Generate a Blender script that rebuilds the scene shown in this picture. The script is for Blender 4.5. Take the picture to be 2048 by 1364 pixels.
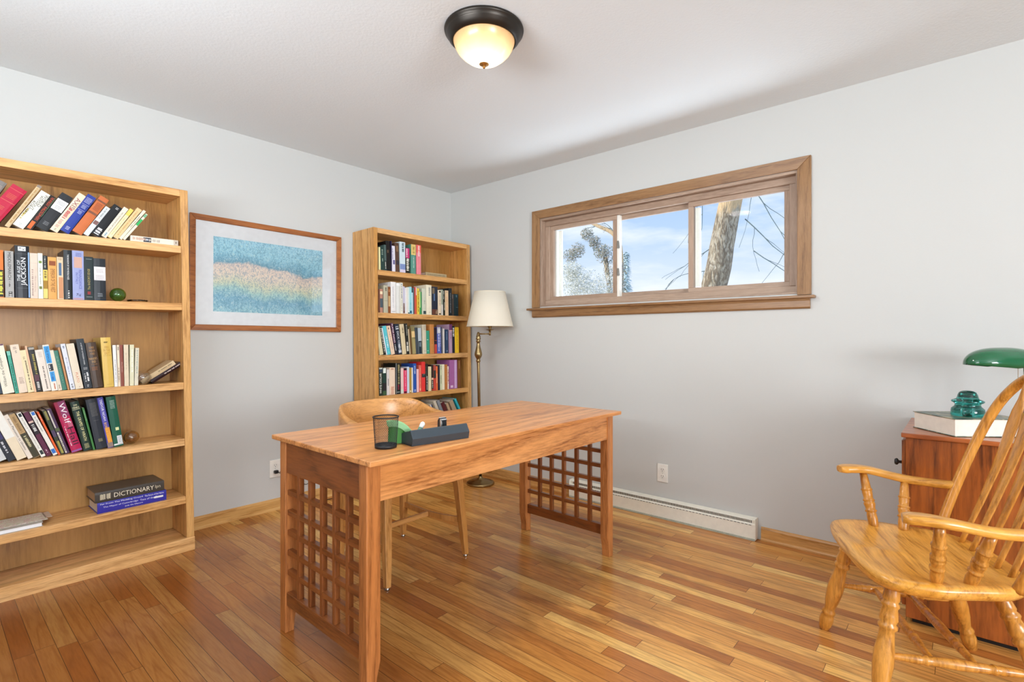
import bpy, bmesh, math, random
from mathutils import Vector, Matrix, Euler
for o in list(bpy.data.objects): bpy.data.objects.remove(o)
SC = bpy.context.scene; COL = SC.collection
R = math.radians; PI = math.pi

# ---------------------------------------------------------------- camera, exposure
cam_d = bpy.data.cameras.new('camera'); cam = bpy.data.objects.new('camera', cam_d); COL.objects.link(cam)
SC.camera = cam
cam.location = (-3.1557, -3.4667, 1.142)
cam.rotation_euler = (PI/2, 0, -(PI/2 - R(40.998)))
cam_d.sensor_width = 36.0; cam_d.sensor_fit = 'HORIZONTAL'
cam_d.lens = 36.0*1040.0/2048.0
cam_d.shift_y = -(677.0-682.0)/2048.0*-1.0
cam_d.clip_start = 0.02; cam_d.clip_end = 200
vs = SC.view_settings
vs.view_transform = 'Standard'; vs.look = 'None'; vs.gamma = 1.0; vs.use_curve_mapping = False
vs.exposure = 0.07

# ---------------------------------------------------------------- node helpers
def lin(h):
    if isinstance(h, (tuple, list)): return (h[0], h[1], h[2], 1.0)
    h = h.lstrip('#'); v = [int(h[i:i+2], 16)/255.0 for i in (0, 2, 4)]
    return tuple([(c/12.92 if c <= .04045 else ((c+.055)/1.055)**2.4) for c in v] + [1.0])
def nd(nt, t, **kw):
    n = nt.nodes.new(t)
    for k, v in kw.items():
        if k.startswith('i_'):
            s = n.inputs[k[2:].replace('_', ' ')]
            if hasattr(v, 'node'): nt.links.new(v, s)
            else: s.default_value = v
        else: setattr(n, k, v)
    return n
def mth(nt, op, a, b=None, c=None):
    n = nt.nodes.new('ShaderNodeMath'); n.operation = op
    for i, v in enumerate((a, b, c)):
        if v is None: continue
        if hasattr(v, 'node'): nt.links.new(v, n.inputs[i])
        else: n.inputs[i].default_value = v
    return n.outputs[0]
def mixc(nt, f, a, b, mode='MIX'):
    n = nt.nodes.new('ShaderNodeMix'); n.data_type = 'RGBA'; n.blend_type = mode
    for s, v in ((n.inputs[0], f), (n.inputs[6], a), (n.inputs[7], b)):
        if hasattr(v, 'node'): nt.links.new(v, s)
        else: s.default_value = v
    return n.outputs[2]
def ramp(nt, f, stops, interp='LINEAR'):
    n = nt.nodes.new('ShaderNodeValToRGB'); cr = n.color_ramp; cr.interpolation = interp
    while len(cr.elements) < len(stops): cr.elements.new(0.5)
    for e, (p, c) in zip(cr.elements, stops): e.position = p; e.color = lin(c)
    nt.links.new(f, n.inputs[0]); return n.outputs[0]
def newmat(name):
    m = bpy.data.materials.new(name); m.use_nodes = True; nt = m.node_tree
    return m, nt, nt.nodes['Principled BSDF']
def setp(nt, b, col=None, rough=None, metal=None, spec=None, trans=None, ior=None, coat=None, em=None, ems=None, alpha=None, sheen=None, sub=None):
    for k, v in (('Base Color', col), ('Roughness', rough), ('Metallic', metal), ('Specular IOR Level', spec), ('Transmission Weight', trans), ('IOR', ior), ('Coat Weight', coat), ('Emission Color', em), ('Emission Strength', ems), ('Alpha', alpha)):
        if v is None: continue
        if hasattr(v, 'node'): nt.links.new(v, b.inputs[k])
        else: b.inputs[k].default_value = v
def bump(nt, b, h, strength=.2, dist=.002):
    n = nd(nt, 'ShaderNodeBump'); n.inputs['Strength'].default_value = strength; n.inputs['Distance'].default_value = dist
    nt.links.new(h, n.inputs['Height']); nt.links.new(n.outputs[0], b.inputs['Normal'])
_pc = {}
def plain(col, rough=.5, metal=0., spec=.5, mott=.05, coat=0.):
    """a plain painted, paper, cloth or metal surface with faint procedural mottling"""
    key = (col, rough, metal, spec, mott, coat)
    if key in _pc: return _pc[key]
    m, nt, b = newmat('plain'); L = lin(col)
    tc = nd(nt, 'ShaderNodeTexCoord')
    nz = nd(nt, 'ShaderNodeTexNoise', i_Scale=35., i_Detail=3.); nt.links.new(tc.outputs['Object'], nz.inputs['Vector'])
    dk = tuple([c*(1-mott*2) for c in L[:3]]+[1]); lt = tuple([min(1, c*(1+mott)+mott*.02) for c in L[:3]]+[1])
    setp(nt, b, col=mixc(nt, nz.outputs['Fac'], dk, lt), rough=rough, metal=metal, spec=spec, coat=coat)
    _pc[key] = m; return m
def wood(name, light, mid, dark, axis=0, scale=1., rough=.38, streak=.5, cath=1., coat=.15, wear=0.):
    """oiled oak or birch: cathedral figure plus fine pores drawn out along one axis"""
    m, nt, b = newmat(name)
    tc = nd(nt, 'ShaderNodeTexCoord'); oi = nd(nt, 'ShaderNodeObjectInfo')
    mp = nd(nt, 'ShaderNodeMapping'); nt.links.new(tc.outputs['Object'], mp.inputs['Vector'])
    sc = [1., 1., 1.]; sc[axis] = .09; mp.inputs['Scale'].default_value = sc
    off = nd(nt, 'ShaderNodeVectorMath', operation='ADD'); nt.links.new(mp.outputs[0], off.inputs[0])
    rv = mth(nt, 'MULTIPLY', oi.outputs['Random'], 13.0)
    cx = nd(nt, 'ShaderNodeCombineXYZ'); [nt.links.new(rv, cx.inputs[i]) for i in range(3)]
    nt.links.new(cx.outputs[0], off.inputs[1]); V = off.outputs[0]
    n0 = nd(nt, 'ShaderNodeTexNoise', i_Scale=3.2*scale, i_Detail=1.5, i_Roughness=.45); nt.links.new(V, n0.inputs['Vector'])
    rings = mth(nt, 'FRACT', mth(nt, 'MULTIPLY', n0.outputs['Fac'], 16.*cath))
    rg = ramp(nt, rings, [(0, '#000000'), (.12, '#d0d0d0'), (.55, '#ffffff'), (.9, '#909090'), (1, '#000000')])
    n1 = nd(nt, 'ShaderNodeTexNoise', i_Scale=130.*scale, i_Detail=3., i_Roughness=.65); nt.links.new(V, n1.inputs['Vector'])
    pores = ramp(nt, n1.outputs['Fac'], [(.36, '#000000'), (.6, '#ffffff')])
    n2 = nd(nt, 'ShaderNodeTexNoise', i_Scale=7.*scale, i_Detail=3.); nt.links.new(V, n2.inputs['Vector'])
    c = mixc(nt, ramp(nt, n2.outputs['Fac'], [(.35, '#000000'), (.65, '#ffffff')]), lin(mid), lin(light))
    inv = mth(nt, 'SUBTRACT', 1.0, rg)
    c = mixc(nt, mth(nt, 'MULTIPLY', mth(nt, 'MULTIPLY', inv, .75), mth(nt, 'ADD', .35, mth(nt, 'MULTIPLY', mth(nt, 'SUBTRACT', 1., pores), .8))), c, lin(dark))
    c = mixc(nt, mth(nt, 'MULTIPLY', mth(nt, 'SUBTRACT', 1., pores), streak*.55), c, lin(dark))
    setp(nt, b, col=c, rough=rough, coat=coat, spec=.4); b.inputs['Coat Roughness'].default_value = .25
    bump(nt, b, pores, .06, .0006)
    return m

# ---------------------------------------------------------------- world: pale winter sky with thin cloud
W = bpy.data.worlds.new('sky'); SC.world = W; W.use_nodes = True; nt = W.node_tree; nt.nodes.clear()
tc = nd(nt, 'ShaderNodeTexCoord'); sep = nd(nt, 'ShaderNodeSeparateXYZ'); nt.links.new(tc.outputs['Generated'], sep.inputs[0])
mp = nd(nt, 'ShaderNodeMapping'); nt.links.new(tc.outputs['Generated'], mp.inputs['Vector']); mp.inputs['Scale'].default_value = (2.2, 2.2, 9.)
mp.inputs['Rotation'].default_value = (.1, .05, .4)
cl = nd(nt, 'ShaderNodeTexNoise', i_Scale=1.6, i_Detail=6., i_Roughness=.55); nt.links.new(mp.outputs[0], cl.inputs['Vector'])
base = ramp(nt, sep.outputs['Z'], [(.0, '#f4f8ff'), (.1, '#dfeafc'), (.2, '#bcd5f8'), (.35, '#9cc0f5'), (1., '#6fa2e8')])
cf = ramp(nt, mth(nt, 'ADD', cl.outputs['Fac'], mth(nt, 'MULTIPLY', sep.outputs['Z'], -.5)), [(.36, '#000000'), (.52, '#ffffff')])
skyc = mixc(nt, mth(nt, 'MULTIPLY', cf, .8), base, lin('#f7faff'))
bg = nd(nt, 'ShaderNodeBackground', i_Strength=1.08); nt.links.new(skyc, bg.inputs['Color'])
wo = nd(nt, 'ShaderNodeOutputWorld'); nt.links.new(bg.outputs[0], wo.inputs['Surface'])

# ---------------------------------------------------------------- lights
def area(name, loc, rot, sx, sy, power, col=(1, 1, 1)):
    l = bpy.data.lights.new(name, 'AREA'); l.shape = 'RECTANGLE'; l.size = sx; l.size_y = sy; l.energy = power; l.color = col
    o = bpy.data.objects.new(name, l); COL.objects.link(o); o.location = loc; o.rotation_euler = rot; return o
# fill light as daylight through two added windows, rear and side, behind the camera
area('added_fill_rear', (-2.9, -6.80, 1.5), (R(88), 0, R(-6)), 1.5, 1.4, 112, (.90, .95, 1.))
# upward fill added outside those windows to brighten the ceiling
area('added_upfill_rear', (-2.9, -6.85, 1.1), (R(120), 0, R(0)), 1.5, .8, 75, (.84, .92, 1.))
area('added_fill_side', (-4.12, -2.1, 1.8), (R(92), 0, R(-58)), 1.6, .75, 24, (.90, .95, 1.))
area('added_upfill_side', (-4.14, -2.1, 1.42), (R(138), 0, R(-90)), 1.7, .6, 110, (.84, .92, 1.))
area('snow_light_high_window', (.62, -1.9, 1.02), (R(127), 0, R(90)), 1.7, .7, 34, (.84, .92, 1.))  # light thrown up from the snow outside the high window onto the ceiling
# the ceiling lamp's light, leaving the bottom of its glass bowl
l = bpy.data.lights.new('ceiling_bulb', 'AREA'); l.shape = 'DISK'; l.size = .2; l.energy = 11; l.color = (1., .95, .86)
o = bpy.data.objects.new('ceiling_bulb', l); COL.objects.link(o); o.location = (-1.582, -1.943, 2.27)
# winter sun on the trees outside
sl = bpy.data.lights.new('sun', 'SUN'); sl.energy = 3.0; sl.angle = R(1.); sl.color = (1., .93, .82)
so = bpy.data.objects.new('sun', sl); COL.objects.link(so); so.rotation_euler = Vector((.45, -.62, -.64)).to_track_quat('-Z', 'Y').to_euler()

# ---------------------------------------------------------------- mesh builder
class MB:
    def __init__(s): s.v = []; s.f = []; s.m = []; s.mi = 0; s.sm = []
    def add(s, vs_, fs, smooth=False):
        b = len(s.v); s.v += [tuple(p) for p in vs_]
        for f in fs: s.f.append([b+i for i in f]); s.m.append(s.mi); s.sm.append(smooth)
        return s
    def box(s, x0, x1, y0, y1, z0, z1):
        return s.add([(x0,y0,z0),(x1,y0,z0),(x1,y1,z0),(x0,y1,z0),(x0,y0,z1),(x1,y0,z1),(x1,y1,z1),(x0,y1,z1)],
              [(0,3,2,1),(4,5,6,7),(0,1,5,4),(1,2,6,5),(2,3,7,6),(3,0,4,7)])
    def hexa(s, a, b):   # two quads (lists of 4 points), loft between
        return s.add(list(a)+list(b), [(3,2,1,0),(4,5,6,7),(0,1,5,4),(1,2,6,5),(2,3,7,6),(3,0,4,7)])
    def prism(s, prof, d0, d1, ax=0, smooth=False):
        """closed profile (pairs) extruded along axis ax from d0 to d1"""
        def P(a, b, d): return ((d,a,b),(a,d,b),(a,b,d))[ax]
        n = len(prof); vs_ = [P(a,b,d0) for a,b in prof]+[P(a,b,d1) for a,b in prof]
        s.add(vs_, [tuple(range(n))[::-1], tuple(range(n,2*n))]); 
        b = len(s.v)-2*n
        for i in range(n):
            j = (i+1) % n; s.f.append([b+i,b+j,b+n+j,b+n+i]); s.m.append(s.mi); s.sm.append(smooth)
        return s
    def lathe(s, prof, seg=32, c=(0,0,0), M=None, cap=True, smooth=True):
        vs_ = []; fs = []
        for r, z in prof:
            for k in range(seg):
                a = 2*PI*k/seg; p = Vector((r*math.cos(a), r*math.sin(a), z))
                if M is not None: p = M @ p
                vs_.append((p.x+c[0], p.y+c[1], p.z+c[2]))
        n = len(prof)
        for i in range(n-1):
            for k in range(seg):
                k2 = (k+1) % seg; fs.append((i*seg+k, i*seg+k2, (i+1)*seg+k2, (i+1)*seg+k))
        s.add(vs_, fs, smooth)
        if cap:
            b = len(s.v)-len(vs_)
            if prof[0][0] > 1e-5: s.f.append([b+k for k in range(seg)][::-1]); s.m.append(s.mi); s.sm.append(False)
            if prof[-1][0] > 1e-5: s.f.append([b+(n-1)*seg+k for k in range(seg)]); s.m.append(s.mi); s.sm.append(False)
        return s
    def tube(s, pts, rad, seg=8, closed=False, smooth=True, ey=1.0):
        pts = [Vector(p) for p in pts]; n = len(pts)
        if not hasattr(rad, '__len__'): rad = [rad]*n
        vs_ = []; up = None
        for i, p in enumerate(pts):
            if closed: t = pts[(i+1) % n]-pts[i-1]
            else: t = pts[min(i+1, n-1)]-pts[max(i-1, 0)]
            t.normalize()
            if up is None:
                up = Vector((0,0,1)) if abs(t.z) < .9 else Vector((1,0,0))
            a = up - t*up.dot(t)
            if a.length < 1e-5: a = Vector((1,0,0)) - t*t.x
            a.normalize(); up = a; b = t.cross(a)
            for k in range(seg):
                q = 2*PI*k/seg; vs_.append(p + a*(math.cos(q)*rad[i]*ey) + b*(math.sin(q)*rad[i]))
        fs = []
        for i in range(n if closed else n-1):
            i2 = (i+1) % n
            for k in range(seg):
                k2 = (k+1) % seg; fs.append((i*seg+k, i*seg+k2, i2*seg+k2, i2*seg+k))
        s.add(vs_, fs, smooth)
        if not closed:
            b = len(s.v)-len(vs_)
            s.f.append([b+k for k in range(seg)][::-1]); s.m.append(s.mi); s.sm.append(False)
            s.f.append([b+(n-1)*seg+k for k in range(seg)]); s.m.append(s.mi); s.sm.append(False)
        return s
    def turned(s, p0, p1, prof, seg=16):
        """prof: (fraction along, radius)"""
        p0 = Vector(p0); p1 = Vector(p1); d = p1-p0; L = d.length
        M = d.to_track_quat('Z', 'Y').to_matrix()
        return s.lathe([(r, t*L) for t, r in prof], seg, p0, M)
    def bar(s, p0, p1, w, h, up=(0,0,1)):
        p0 = Vector(p0); p1 = Vector(p1); t = (p1-p0).normalized(); u = Vector(up); u = (u-t*u.dot(t)).normalized(); b = t.cross(u)
        q = lambda p: [p-b*w/2-u*h/2, p+b*w/2-u*h/2, p+b*w/2+u*h/2, p-b*w/2+u*h/2]
        return s.hexa(q(p0), q(p1))
    def loft(s, rings, closed_ring=True, caps=True, smooth=True):
        n = len(rings[0]); vs_ = [p for r in rings for p in r]; fs = []
        for i in range(len(rings)-1):
            for k in range(n if closed_ring else n-1):
                k2 = (k+1) % n; fs.append((i*n+k, i*n+k2, (i+1)*n+k2, (i+1)*n+k))
        s.add(vs_, fs, smooth)
        if caps:
            b = len(s.v)-len(vs_); e = (len(rings)-1)*n
            s.f.append([b+k for k in range(n)][::-1]); s.m.append(s.mi); s.sm.append(False)
            s.f.append([b+e+k for k in range(n)]); s.m.append(s.mi); s.sm.append(False)
        return s
    def mesh(s, name, mats, keep=False):
        me = bpy.data.meshes.new(name); me.from_pydata(s.v, [], s.f)
        for m in (mats if isinstance(mats, (list, tuple)) else [mats]): me.materials.append(m)
        for p, i, q in zip(me.polygons, s.m, s.sm): p.material_index = i; p.use_smooth = q
        if keep: return me
        bm = bmesh.new(); bm.from_mesh(me); bmesh.ops.recalc_face_normals(bm, faces=bm.faces); bm.to_mesh(me); bm.free()
        return me
    def build(s, name, mats, parent=None, loc=None, rot=None, bev=0., bseg=2, sub=0, keep=False):
        o = bpy.data.objects.new(name, s.mesh(name, mats, keep)); COL.objects.link(o)
        if parent is not None: o.parent = parent
        if loc is not None: o.location = loc
        if rot is not None: o.rotation_euler = rot
        if bev:
            md = o.modifiers.new('edge', 'BEVEL'); md.width = bev; md.segments = bseg; md.limit_method = 'ANGLE'; md.angle_limit = R(38); md.harden_normals = False
        if sub:
            md = o.modifiers.new('round', 'SUBSURF'); md.levels = sub; md.render_levels = sub
        return o
def empty(name, loc=(0,0,0), rot=(0,0,0)):
    o = bpy.data.objects.new(name, None); COL.objects.link(o); o.location = loc; o.rotation_euler = rot; o.empty_display_size = .05; return o
def tag(o, label, cat, group=None, kind=None):
    o['label'] = label; o['category'] = cat
    if group: o['group'] = group
    if kind: o['kind'] = kind
    return o
def struct(o, label=None):
    o['kind'] = 'structure'
    if label: o['label'] = label
    return o
def smooth_path(pts, n=8, closed=False):
    """Catmull-Rom through points"""
    P = [Vector(p) for p in pts]; out = []; m = len(P)
    rng = range(m if closed else m-1)
    for i in rng:
        p0 = P[(i-1) % m] if closed or i > 0 else P[0]*2-P[1]
        p1 = P[i]; p2 = P[(i+1) % m]
        p3 = P[(i+2) % m] if closed or i+2 < m else P[-1]*2-P[-2]
        for k in range(n):
            t = k/n; out.append(.5*((2*p1)+(p2-p0)*t+(2*p0-5*p1+4*p2-p3)*t*t+(3*p1-p0-3*p2+p3)*t**3))
    if not closed: out.append(P[-1])
    return out
_tc = {}
def text_mesh(txt, shear=0.):
    """outline letters as flat faces, normalised to a 1 x 1 box"""
    if (txt, shear) in _tc: return _tc[(txt, shear)]
    cu = bpy.data.curves.new('t', 'FONT'); cu.body = txt; cu.resolution_u = 2; cu.shear = shear; cu.fill_mode = 'FRONT'
    o = bpy.data.objects.new('t', cu); COL.objects.link(o)
    dg = bpy.context.evaluated_depsgraph_get(); me = bpy.data.meshes.new_from_object(o.evaluated_get(dg))
    V = [(v.co.x, v.co.y) for v in me.vertices]; F = [tuple(p.vertices) for p in me.polygons]
    bpy.data.objects.remove(o); bpy.data.curves.remove(cu); bpy.data.meshes.remove(me)
    if not V: V = [(0,0),(1,0),(1,1)]; F = [(0,1,2)]
    x0 = min(a for a,b in V); x1 = max(a for a,b in V); y0 = min(b for a,b in V); y1 = max(b for a,b in V)
    V = [((a-x0)/max(x1-x0,1e-6), (b-y0)/max(y1-y0,1e-6)) for a,b in V]
    _tc[(txt, shear)] = (V, F); return V, F
# ================================================================ measured layout (metres)
CASE_L = ((-2.157, -0.323, 0), (-0.0134, 0.0129, 1))
CASE_R = ((-0.995, -0.3, 0), (0, 0.0155, 1))
SH_L = [1.6384, 1.3316, 0.9079, 0.6066, 0.2967, 0.071]
SH_R = [1.6403, 1.3302, 1.0214, 0.7265, 0.41, 0.073]
FLAT = {'f1': (-0.2589, 0.2114), 'r1': (0.5169, 0.223), 'f2': (-0.4118, 0.2882), 'f3': (-0.4199, 0.2882), 'm': (-0.6124, 0.0034)}
GLASS = {'green': (-0.3111, 0.03381), 'amber': (-0.2575, 0.034), 'dish': (-0.2232, 0), 'bulb': (-0.2119, 0), 'lean': (-0.1769, 0)}
# each row: left x, right x, height, tilt, set-back, colour, description, short colour, hardback?, spine print
BOOKS = {
 ('L', 0): [
  (-0.8529, -0.8063, 0.2177, 0.4819, 0.006, '#7d7873', 'grey hardback leaning right', 'grey', True, [('l', 0.1, 0.5, '#b9a39a', 0.1, 0.9)]),
  (-0.8063, -0.7428, 0.1992, 0.5391, 0.006, '#b81e3e', 'wide crimson hardback leaning right', 'crimson', True, [('l', 0.22, 0.34, '#d06a4a', 0.2, 0.75), ('b', 0.1, 0.11, '#cf6b5c'), ('b', 0.4, 0.41, '#cf6b5c'), ('l', 0.55, 0.62, '#d06a4a', 0.2, 0.6)]),
  (-0.7201, -0.7019, 0.2318, 0.5017, 0.006, '#cdb48c', 'narrow tan hardback leaning right', 'narrow tan', True, [('k', 0.08, 0.9, '#b0884f', 0.3, 0.68), ('b', 0.0, 0.05, '#8e7f72')]),
  (-0.7013, -0.6567, 0.1947, 0.5199, 0.006, '#ece9d9', 'white book with large black title', 'white titled', False, [('t', 0.04, 0.38, 'WORLD', '#15130f', 0.58, 0.92), ('t', 0.1, 0.52, 'WITHOUT', '#15130f', 0.3, 0.56), ('t', 0.3, 0.68, 'BORDERS', '#15130f', 0.04, 0.28), ('k', 0.52, 0.8, '#b7a02c', 0.05, 0.25), ('l', 0.9, 0.96, '#9fb0b8', 0.35, 0.65)]),
  (-0.6562, -0.6276, 0.1833, 0.4919, 0.006, '#1a1712', 'black paperback with orange lettering and green edge', 'black orange-titled', False, [('t', 0.03, 0.3, 'THE WORLDLY', '#d2573a', 0.4, 0.82), ('t', 0.33, 0.74, 'PHILOSOPHERS', '#d2573a', 0.35, 0.8), ('b', 0.02, 0.6, '#35503a', 0.84, 0.99), ('b', 0.78, 0.99, '#d9662e', 0.2, 0.75)]),
  (-0.6276, -0.5755, 0.1958, 0.5025, 0.006, '#2a2c2f', 'wide black hardback with square white label', 'white-labelled black', True, [('b', 0.17, 0.46, '#e7e7e6'), ('l', 0.22, 0.3, '#8a8a8a', 0.2, 0.8), ('l', 0.34, 0.42, '#8a8a8a', 0.25, 0.75), ('l', 0.8, 0.88, '#8d8f92', 0.3, 0.7)]),
  (-0.5751, -0.541, 0.2173, 0.5174, 0.006, '#ecd9bd', 'cream hardback with tall maroon letters', 'cream maroon-titled', True, [('t', 0.12, 0.4, 'AXIS', '#8b3a4c', 0.2, 0.85), ('k', 0.4, 0.66, '#b83c43', 0.2, 0.75), ('k', 0.7, 0.9, '#c9a694', 0.2, 0.7), ('l', 0.93, 0.96, '#42513f', 0.4, 0.6)]),
  (-0.5406, -0.5, 0.2152, 0.5123, 0.006, '#2d3f92', 'royal blue hardback with white print', 'royal blue', True, [('l', 0.08, 0.22, '#c9cfe6', 0.15, 0.85), ('l', 0.28, 0.36, '#c9cfe6', 0.25, 0.75), ('b', 0.25, 0.255, '#c9cfe6', 0.1, 0.9), ('b', 0.4, 0.405, '#c9cfe6', 0.1, 0.9), ('l', 0.43, 0.5, '#c9cfe6', 0.3, 0.7), ('l', 0.86, 0.94, '#dfe3f2', 0.3, 0.7)]),
  (-0.4993, -0.4537, 0.2167, 0.5291, 0.006, '#c56c3d', 'orange-brown hardback with dark bands', 'orange-brown', True, [('b', 0.1, 0.14, '#7b4f3a'), ('b', 0.42, 0.47, '#7b4f3a'), ('l', 0.18, 0.38, '#6a3524', 0.2, 0.8)]),
  (-0.4531, -0.4284, 0.1715, 0.5437, 0.006, '#cfd4d4', 'pale grey paperback with a small picture', 'pale grey', False, [('k', 0.05, 0.4, '#8d9494', 0.35, 0.65), ('b', 0.5, 0.62, '#7a5a56', 0.1, 0.95)]),
  (-0.4282, -0.3844, 0.1813, 0.5386, 0.006, '#1d2023', 'thick black hardback with white letters near foot', 'thick black', True, [('l', 0.06, 0.12, '#e6e6e6', 0.4, 0.7), ('k', 0.78, 0.96, '#ededed', 0.15, 0.8)]),
  (-0.3842, -0.3594, 0.1827, 0.5387, 0.006, '#e9dcc6', 'cream paperback with thin black title', 'black-lettered cream', False, [('t', 0.16, 0.82, 'WILL YOU PLEASE BE QUIET, PLEASE?', '#17140f', 0.35, 0.65), ('k', 0.86, 0.97, '#4d8fae', 0.35, 0.65)]),
  (-0.3591, -0.3391, 0.1818, 0.5476, 0.006, '#f0cc63', 'yellow-topped cream paperback', 'yellow', False, [('b', 0.22, 0.99, '#eadfae'), ('k', 0.25, 0.9, '#c7b97a', 0.35, 0.6)]),
  (-0.3385, -0.3122, 0.1916, 0.5658, 0.006, '#e6c28e', 'peach-tan paperback', 'peach-tan', False, [('k', 0.1, 0.9, '#c49a60', 0.35, 0.6)]),
  (-0.312, -0.2966, 0.19, 0.5848, 0.006, '#e9dcc2', 'thin cream paperback', 'thin cream', False, [('k', 0.2, 0.6, '#7d8b74', 0.35, 0.65)]),
  (-0.2964, -0.283, 0.174, 0.6058, 0.006, '#e6dcc6', 'thin cream paperback with a bright green band', 'green-banded cream', False, [('b', 0.02, 0.13, '#6fae86'), ('b', 0.22, 0.45, '#2fae5c')]),
 ],
 ('L', 1): [
  (-0.7564, -0.7215, 0.2056, 0.0, 0.006, '#e8762c', 'orange paperback with yellow letters', 'orange', False, [('b', 0.42, 0.99, '#171a10'), ('k', 0.46, 0.95, '#e4dc4e', 0.45, 0.95)]),
  (-0.7176, -0.689, 0.2044, 0.0, 0.006, '#a5a39f', 'grey paperback with black title', 'grey', False, [('t', 0.03, 0.62, 'MIDDLEMARCH', '#26231f', 0.34, 0.7), ('k', 0.66, 0.76, '#55524d', 0.4, 0.6), ('b', 0.87, 0.98, '#33302d', 0.38, 0.8), ('k', 0.88, 0.97, '#b9b6b0', 0.42, 0.76)]),
  (-0.6858, -0.6368, 0.2326, 0.0, 0.006, '#171b22', 'large glossy black hardback with white title', 'large black', True, [('b', 0.02, 0.1, '#eceded', 0.22, 0.75), ('t', 0.035, 0.085, 'K', '#15171b', 0.26, 0.46), ('u', 0.035, 0.085, 'K', '#15171b', 0.5, 0.7), ('u', 0.28, 0.68, 'THE AGE OF', '#dfe2e4', 0.14, 0.36), ('u', 0.23, 0.76, 'JACKSON', '#f4f5f6', 0.4, 0.84), ('b', 0.155, 0.158, '#6d7278', 0.1, 0.9), ('b', 0.81, 0.813, '#6d7278', 0.1, 0.9), ('b', 0.12, 0.99, '#8fb3e6', 0.9, 0.99)]),
  (-0.6365, -0.6101, 0.2038, 0.0, 0.006, '#dcc8b6', 'pinkish beige paperback', 'beige', False, [('k', 0.36, 0.95, '#a98f84', 0.2, 0.42), ('u', 0.5, 0.86, 'The Dream Songs', '#ac9488', 0.55, 0.8), ('b', 0.22, 0.223, '#b99a8c', 0.05, 0.95)]),
  (-0.6097, -0.5931, 0.2062, 0.0, 0.006, '#dfe1d2', 'white paperback with green leaf marks', 'white leaf-marked', False, [('b', 0.17, 0.22, '#6d8a2e', 0.2, 0.8), ('b', 0.73, 0.79, '#6d7a3e', 0.2, 0.8), ('k', 0.26, 0.7, '#a5a89c', 0.3, 0.6)]),
  (-0.5928, -0.5768, 0.197, 0.0, 0.006, '#1d201f', 'narrow black and yellow paperback', 'black-yellow', False, [('b', 0.33, 0.58, '#e0c55c'), ('b', 0.58, 0.77, '#a37a1d'), ('b', 0.77, 0.99, '#e3cd74'), ('k', 0.36, 0.52, '#2b2411', 0.2, 0.8), ('k', 0.03, 0.28, '#b9bab2', 0.3, 0.6)]),
  (-0.576, -0.5453, 0.192, 0.0, 0.006, '#e0a153', 'amber yellow paperback', 'amber', False, [('b', 0.09, 0.2, '#8e4a22', 0.15, 0.9), ('t', 0.28, 0.84, 'EMPEROR OF THE WEST', '#6e4318', 0.3, 0.8)]),
  (-0.5443, -0.5216, 0.1961, 0.0, 0.006, '#dbc3a0', 'tan paperback with a blue label', 'blue-labelled tan', False, [('b', 0.14, 0.44, '#4f6b8c', 0.28, 0.72), ('b', 0.48, 0.98, '#c98d62', 0.25, 0.95), ('l', 0.03, 0.09, '#8e7a5e', 0.2, 0.8)]),
  (-0.5201, -0.4904, 0.2314, 0.0, 0.006, '#20262a', 'tall black hardback with narrow white lettering', 'tall black', True, [('t', 0.09, 0.6, 'THE RANSOM OF THE MIDDLE AGES', '#e9e9e9', 0.42, 0.64), ('k', 0.82, 0.97, '#dcdcdc', 0.45, 0.68)]),
  (-0.4893, -0.4458, 0.2322, 0.0, 0.006, '#98a0cb', 'lavender-blue paperback with a picture near its top', 'lavender', False, [('b', 0.13, 0.35, '#c9a08f', 0.15, 0.85), ('l', 0.05, 0.11, '#4a4c8e', 0.3, 0.8), ('t', 0.39, 0.78, 'RENAISSANCE', '#4d56a6', 0.56, 0.8), ('t', 0.45, 0.68, 'IN ITALY', '#4d56a6', 0.27, 0.47), ('b', 0.965, 0.99, '#b98f9a', 0.05, 0.9), ('t', 0.87, 0.925, 'K', '#22244e', 0.32, 0.5), ('u', 0.87, 0.925, 'K', '#22244e', 0.54, 0.72)]),
  (-0.4454, -0.4102, 0.2081, 0.0, 0.006, '#1c2a2c', 'dark green-black paperback with gilt title', 'green-black', False, [('u', 0.28, 0.76, "The RAZOR'S EDGE", '#b8a45e', 0.35, 0.62), ('b', 0.8, 0.87, '#8d2a2e', 0.32, 0.66), ('b', 0.05, 0.06, '#8d9a9a', 0.2, 0.85), ('b', 0.92, 0.93, '#8d9a9a', 0.2, 0.85)]),
  (-0.4099, -0.3624, 0.2037, 0.0, 0.006, '#23282e', 'black hardback with a square white label beside the glass ball', 'white-labelled black', True, [('b', 0.2, 0.52, '#e6dfdf'), ('l', 0.26, 0.34, '#a39d9d', 0.2, 0.8), ('l', 0.4, 0.5, '#a39d9d', 0.15, 0.85), ('l', 0.83, 0.9, '#9aa0a6', 0.3, 0.7)]),
 ],
 ('L', 2): [
  (-0.7621, -0.7308, 0.2172, -0.1543, 0.012, '#3a4654', 'navy paperback leaning left', 'navy', False, [('k', 0.1, 0.8, '#8a93a0', 0.3, 0.6)]),
  (-0.7302, -0.6924, 0.2177, -0.1533, 0.012, '#eee7d2', 'wide white book with handwritten-style title', 'wide white', False, [('u', 0.18, 0.86, 'William the Conqueror', '#5a4a34', 0.28, 0.62), ('b', 0.0, 0.03, '#6a3a58')]),
  (-0.6914, -0.6797, 0.189, -0.1399, 0.012, '#3fa48c', 'thin teal-green paperback', 'teal', False, [('k', 0.3, 0.95, '#1c5a4c', 0.35, 0.7), ('b', 0, 0.1, '#7cc4b2')]),
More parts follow.
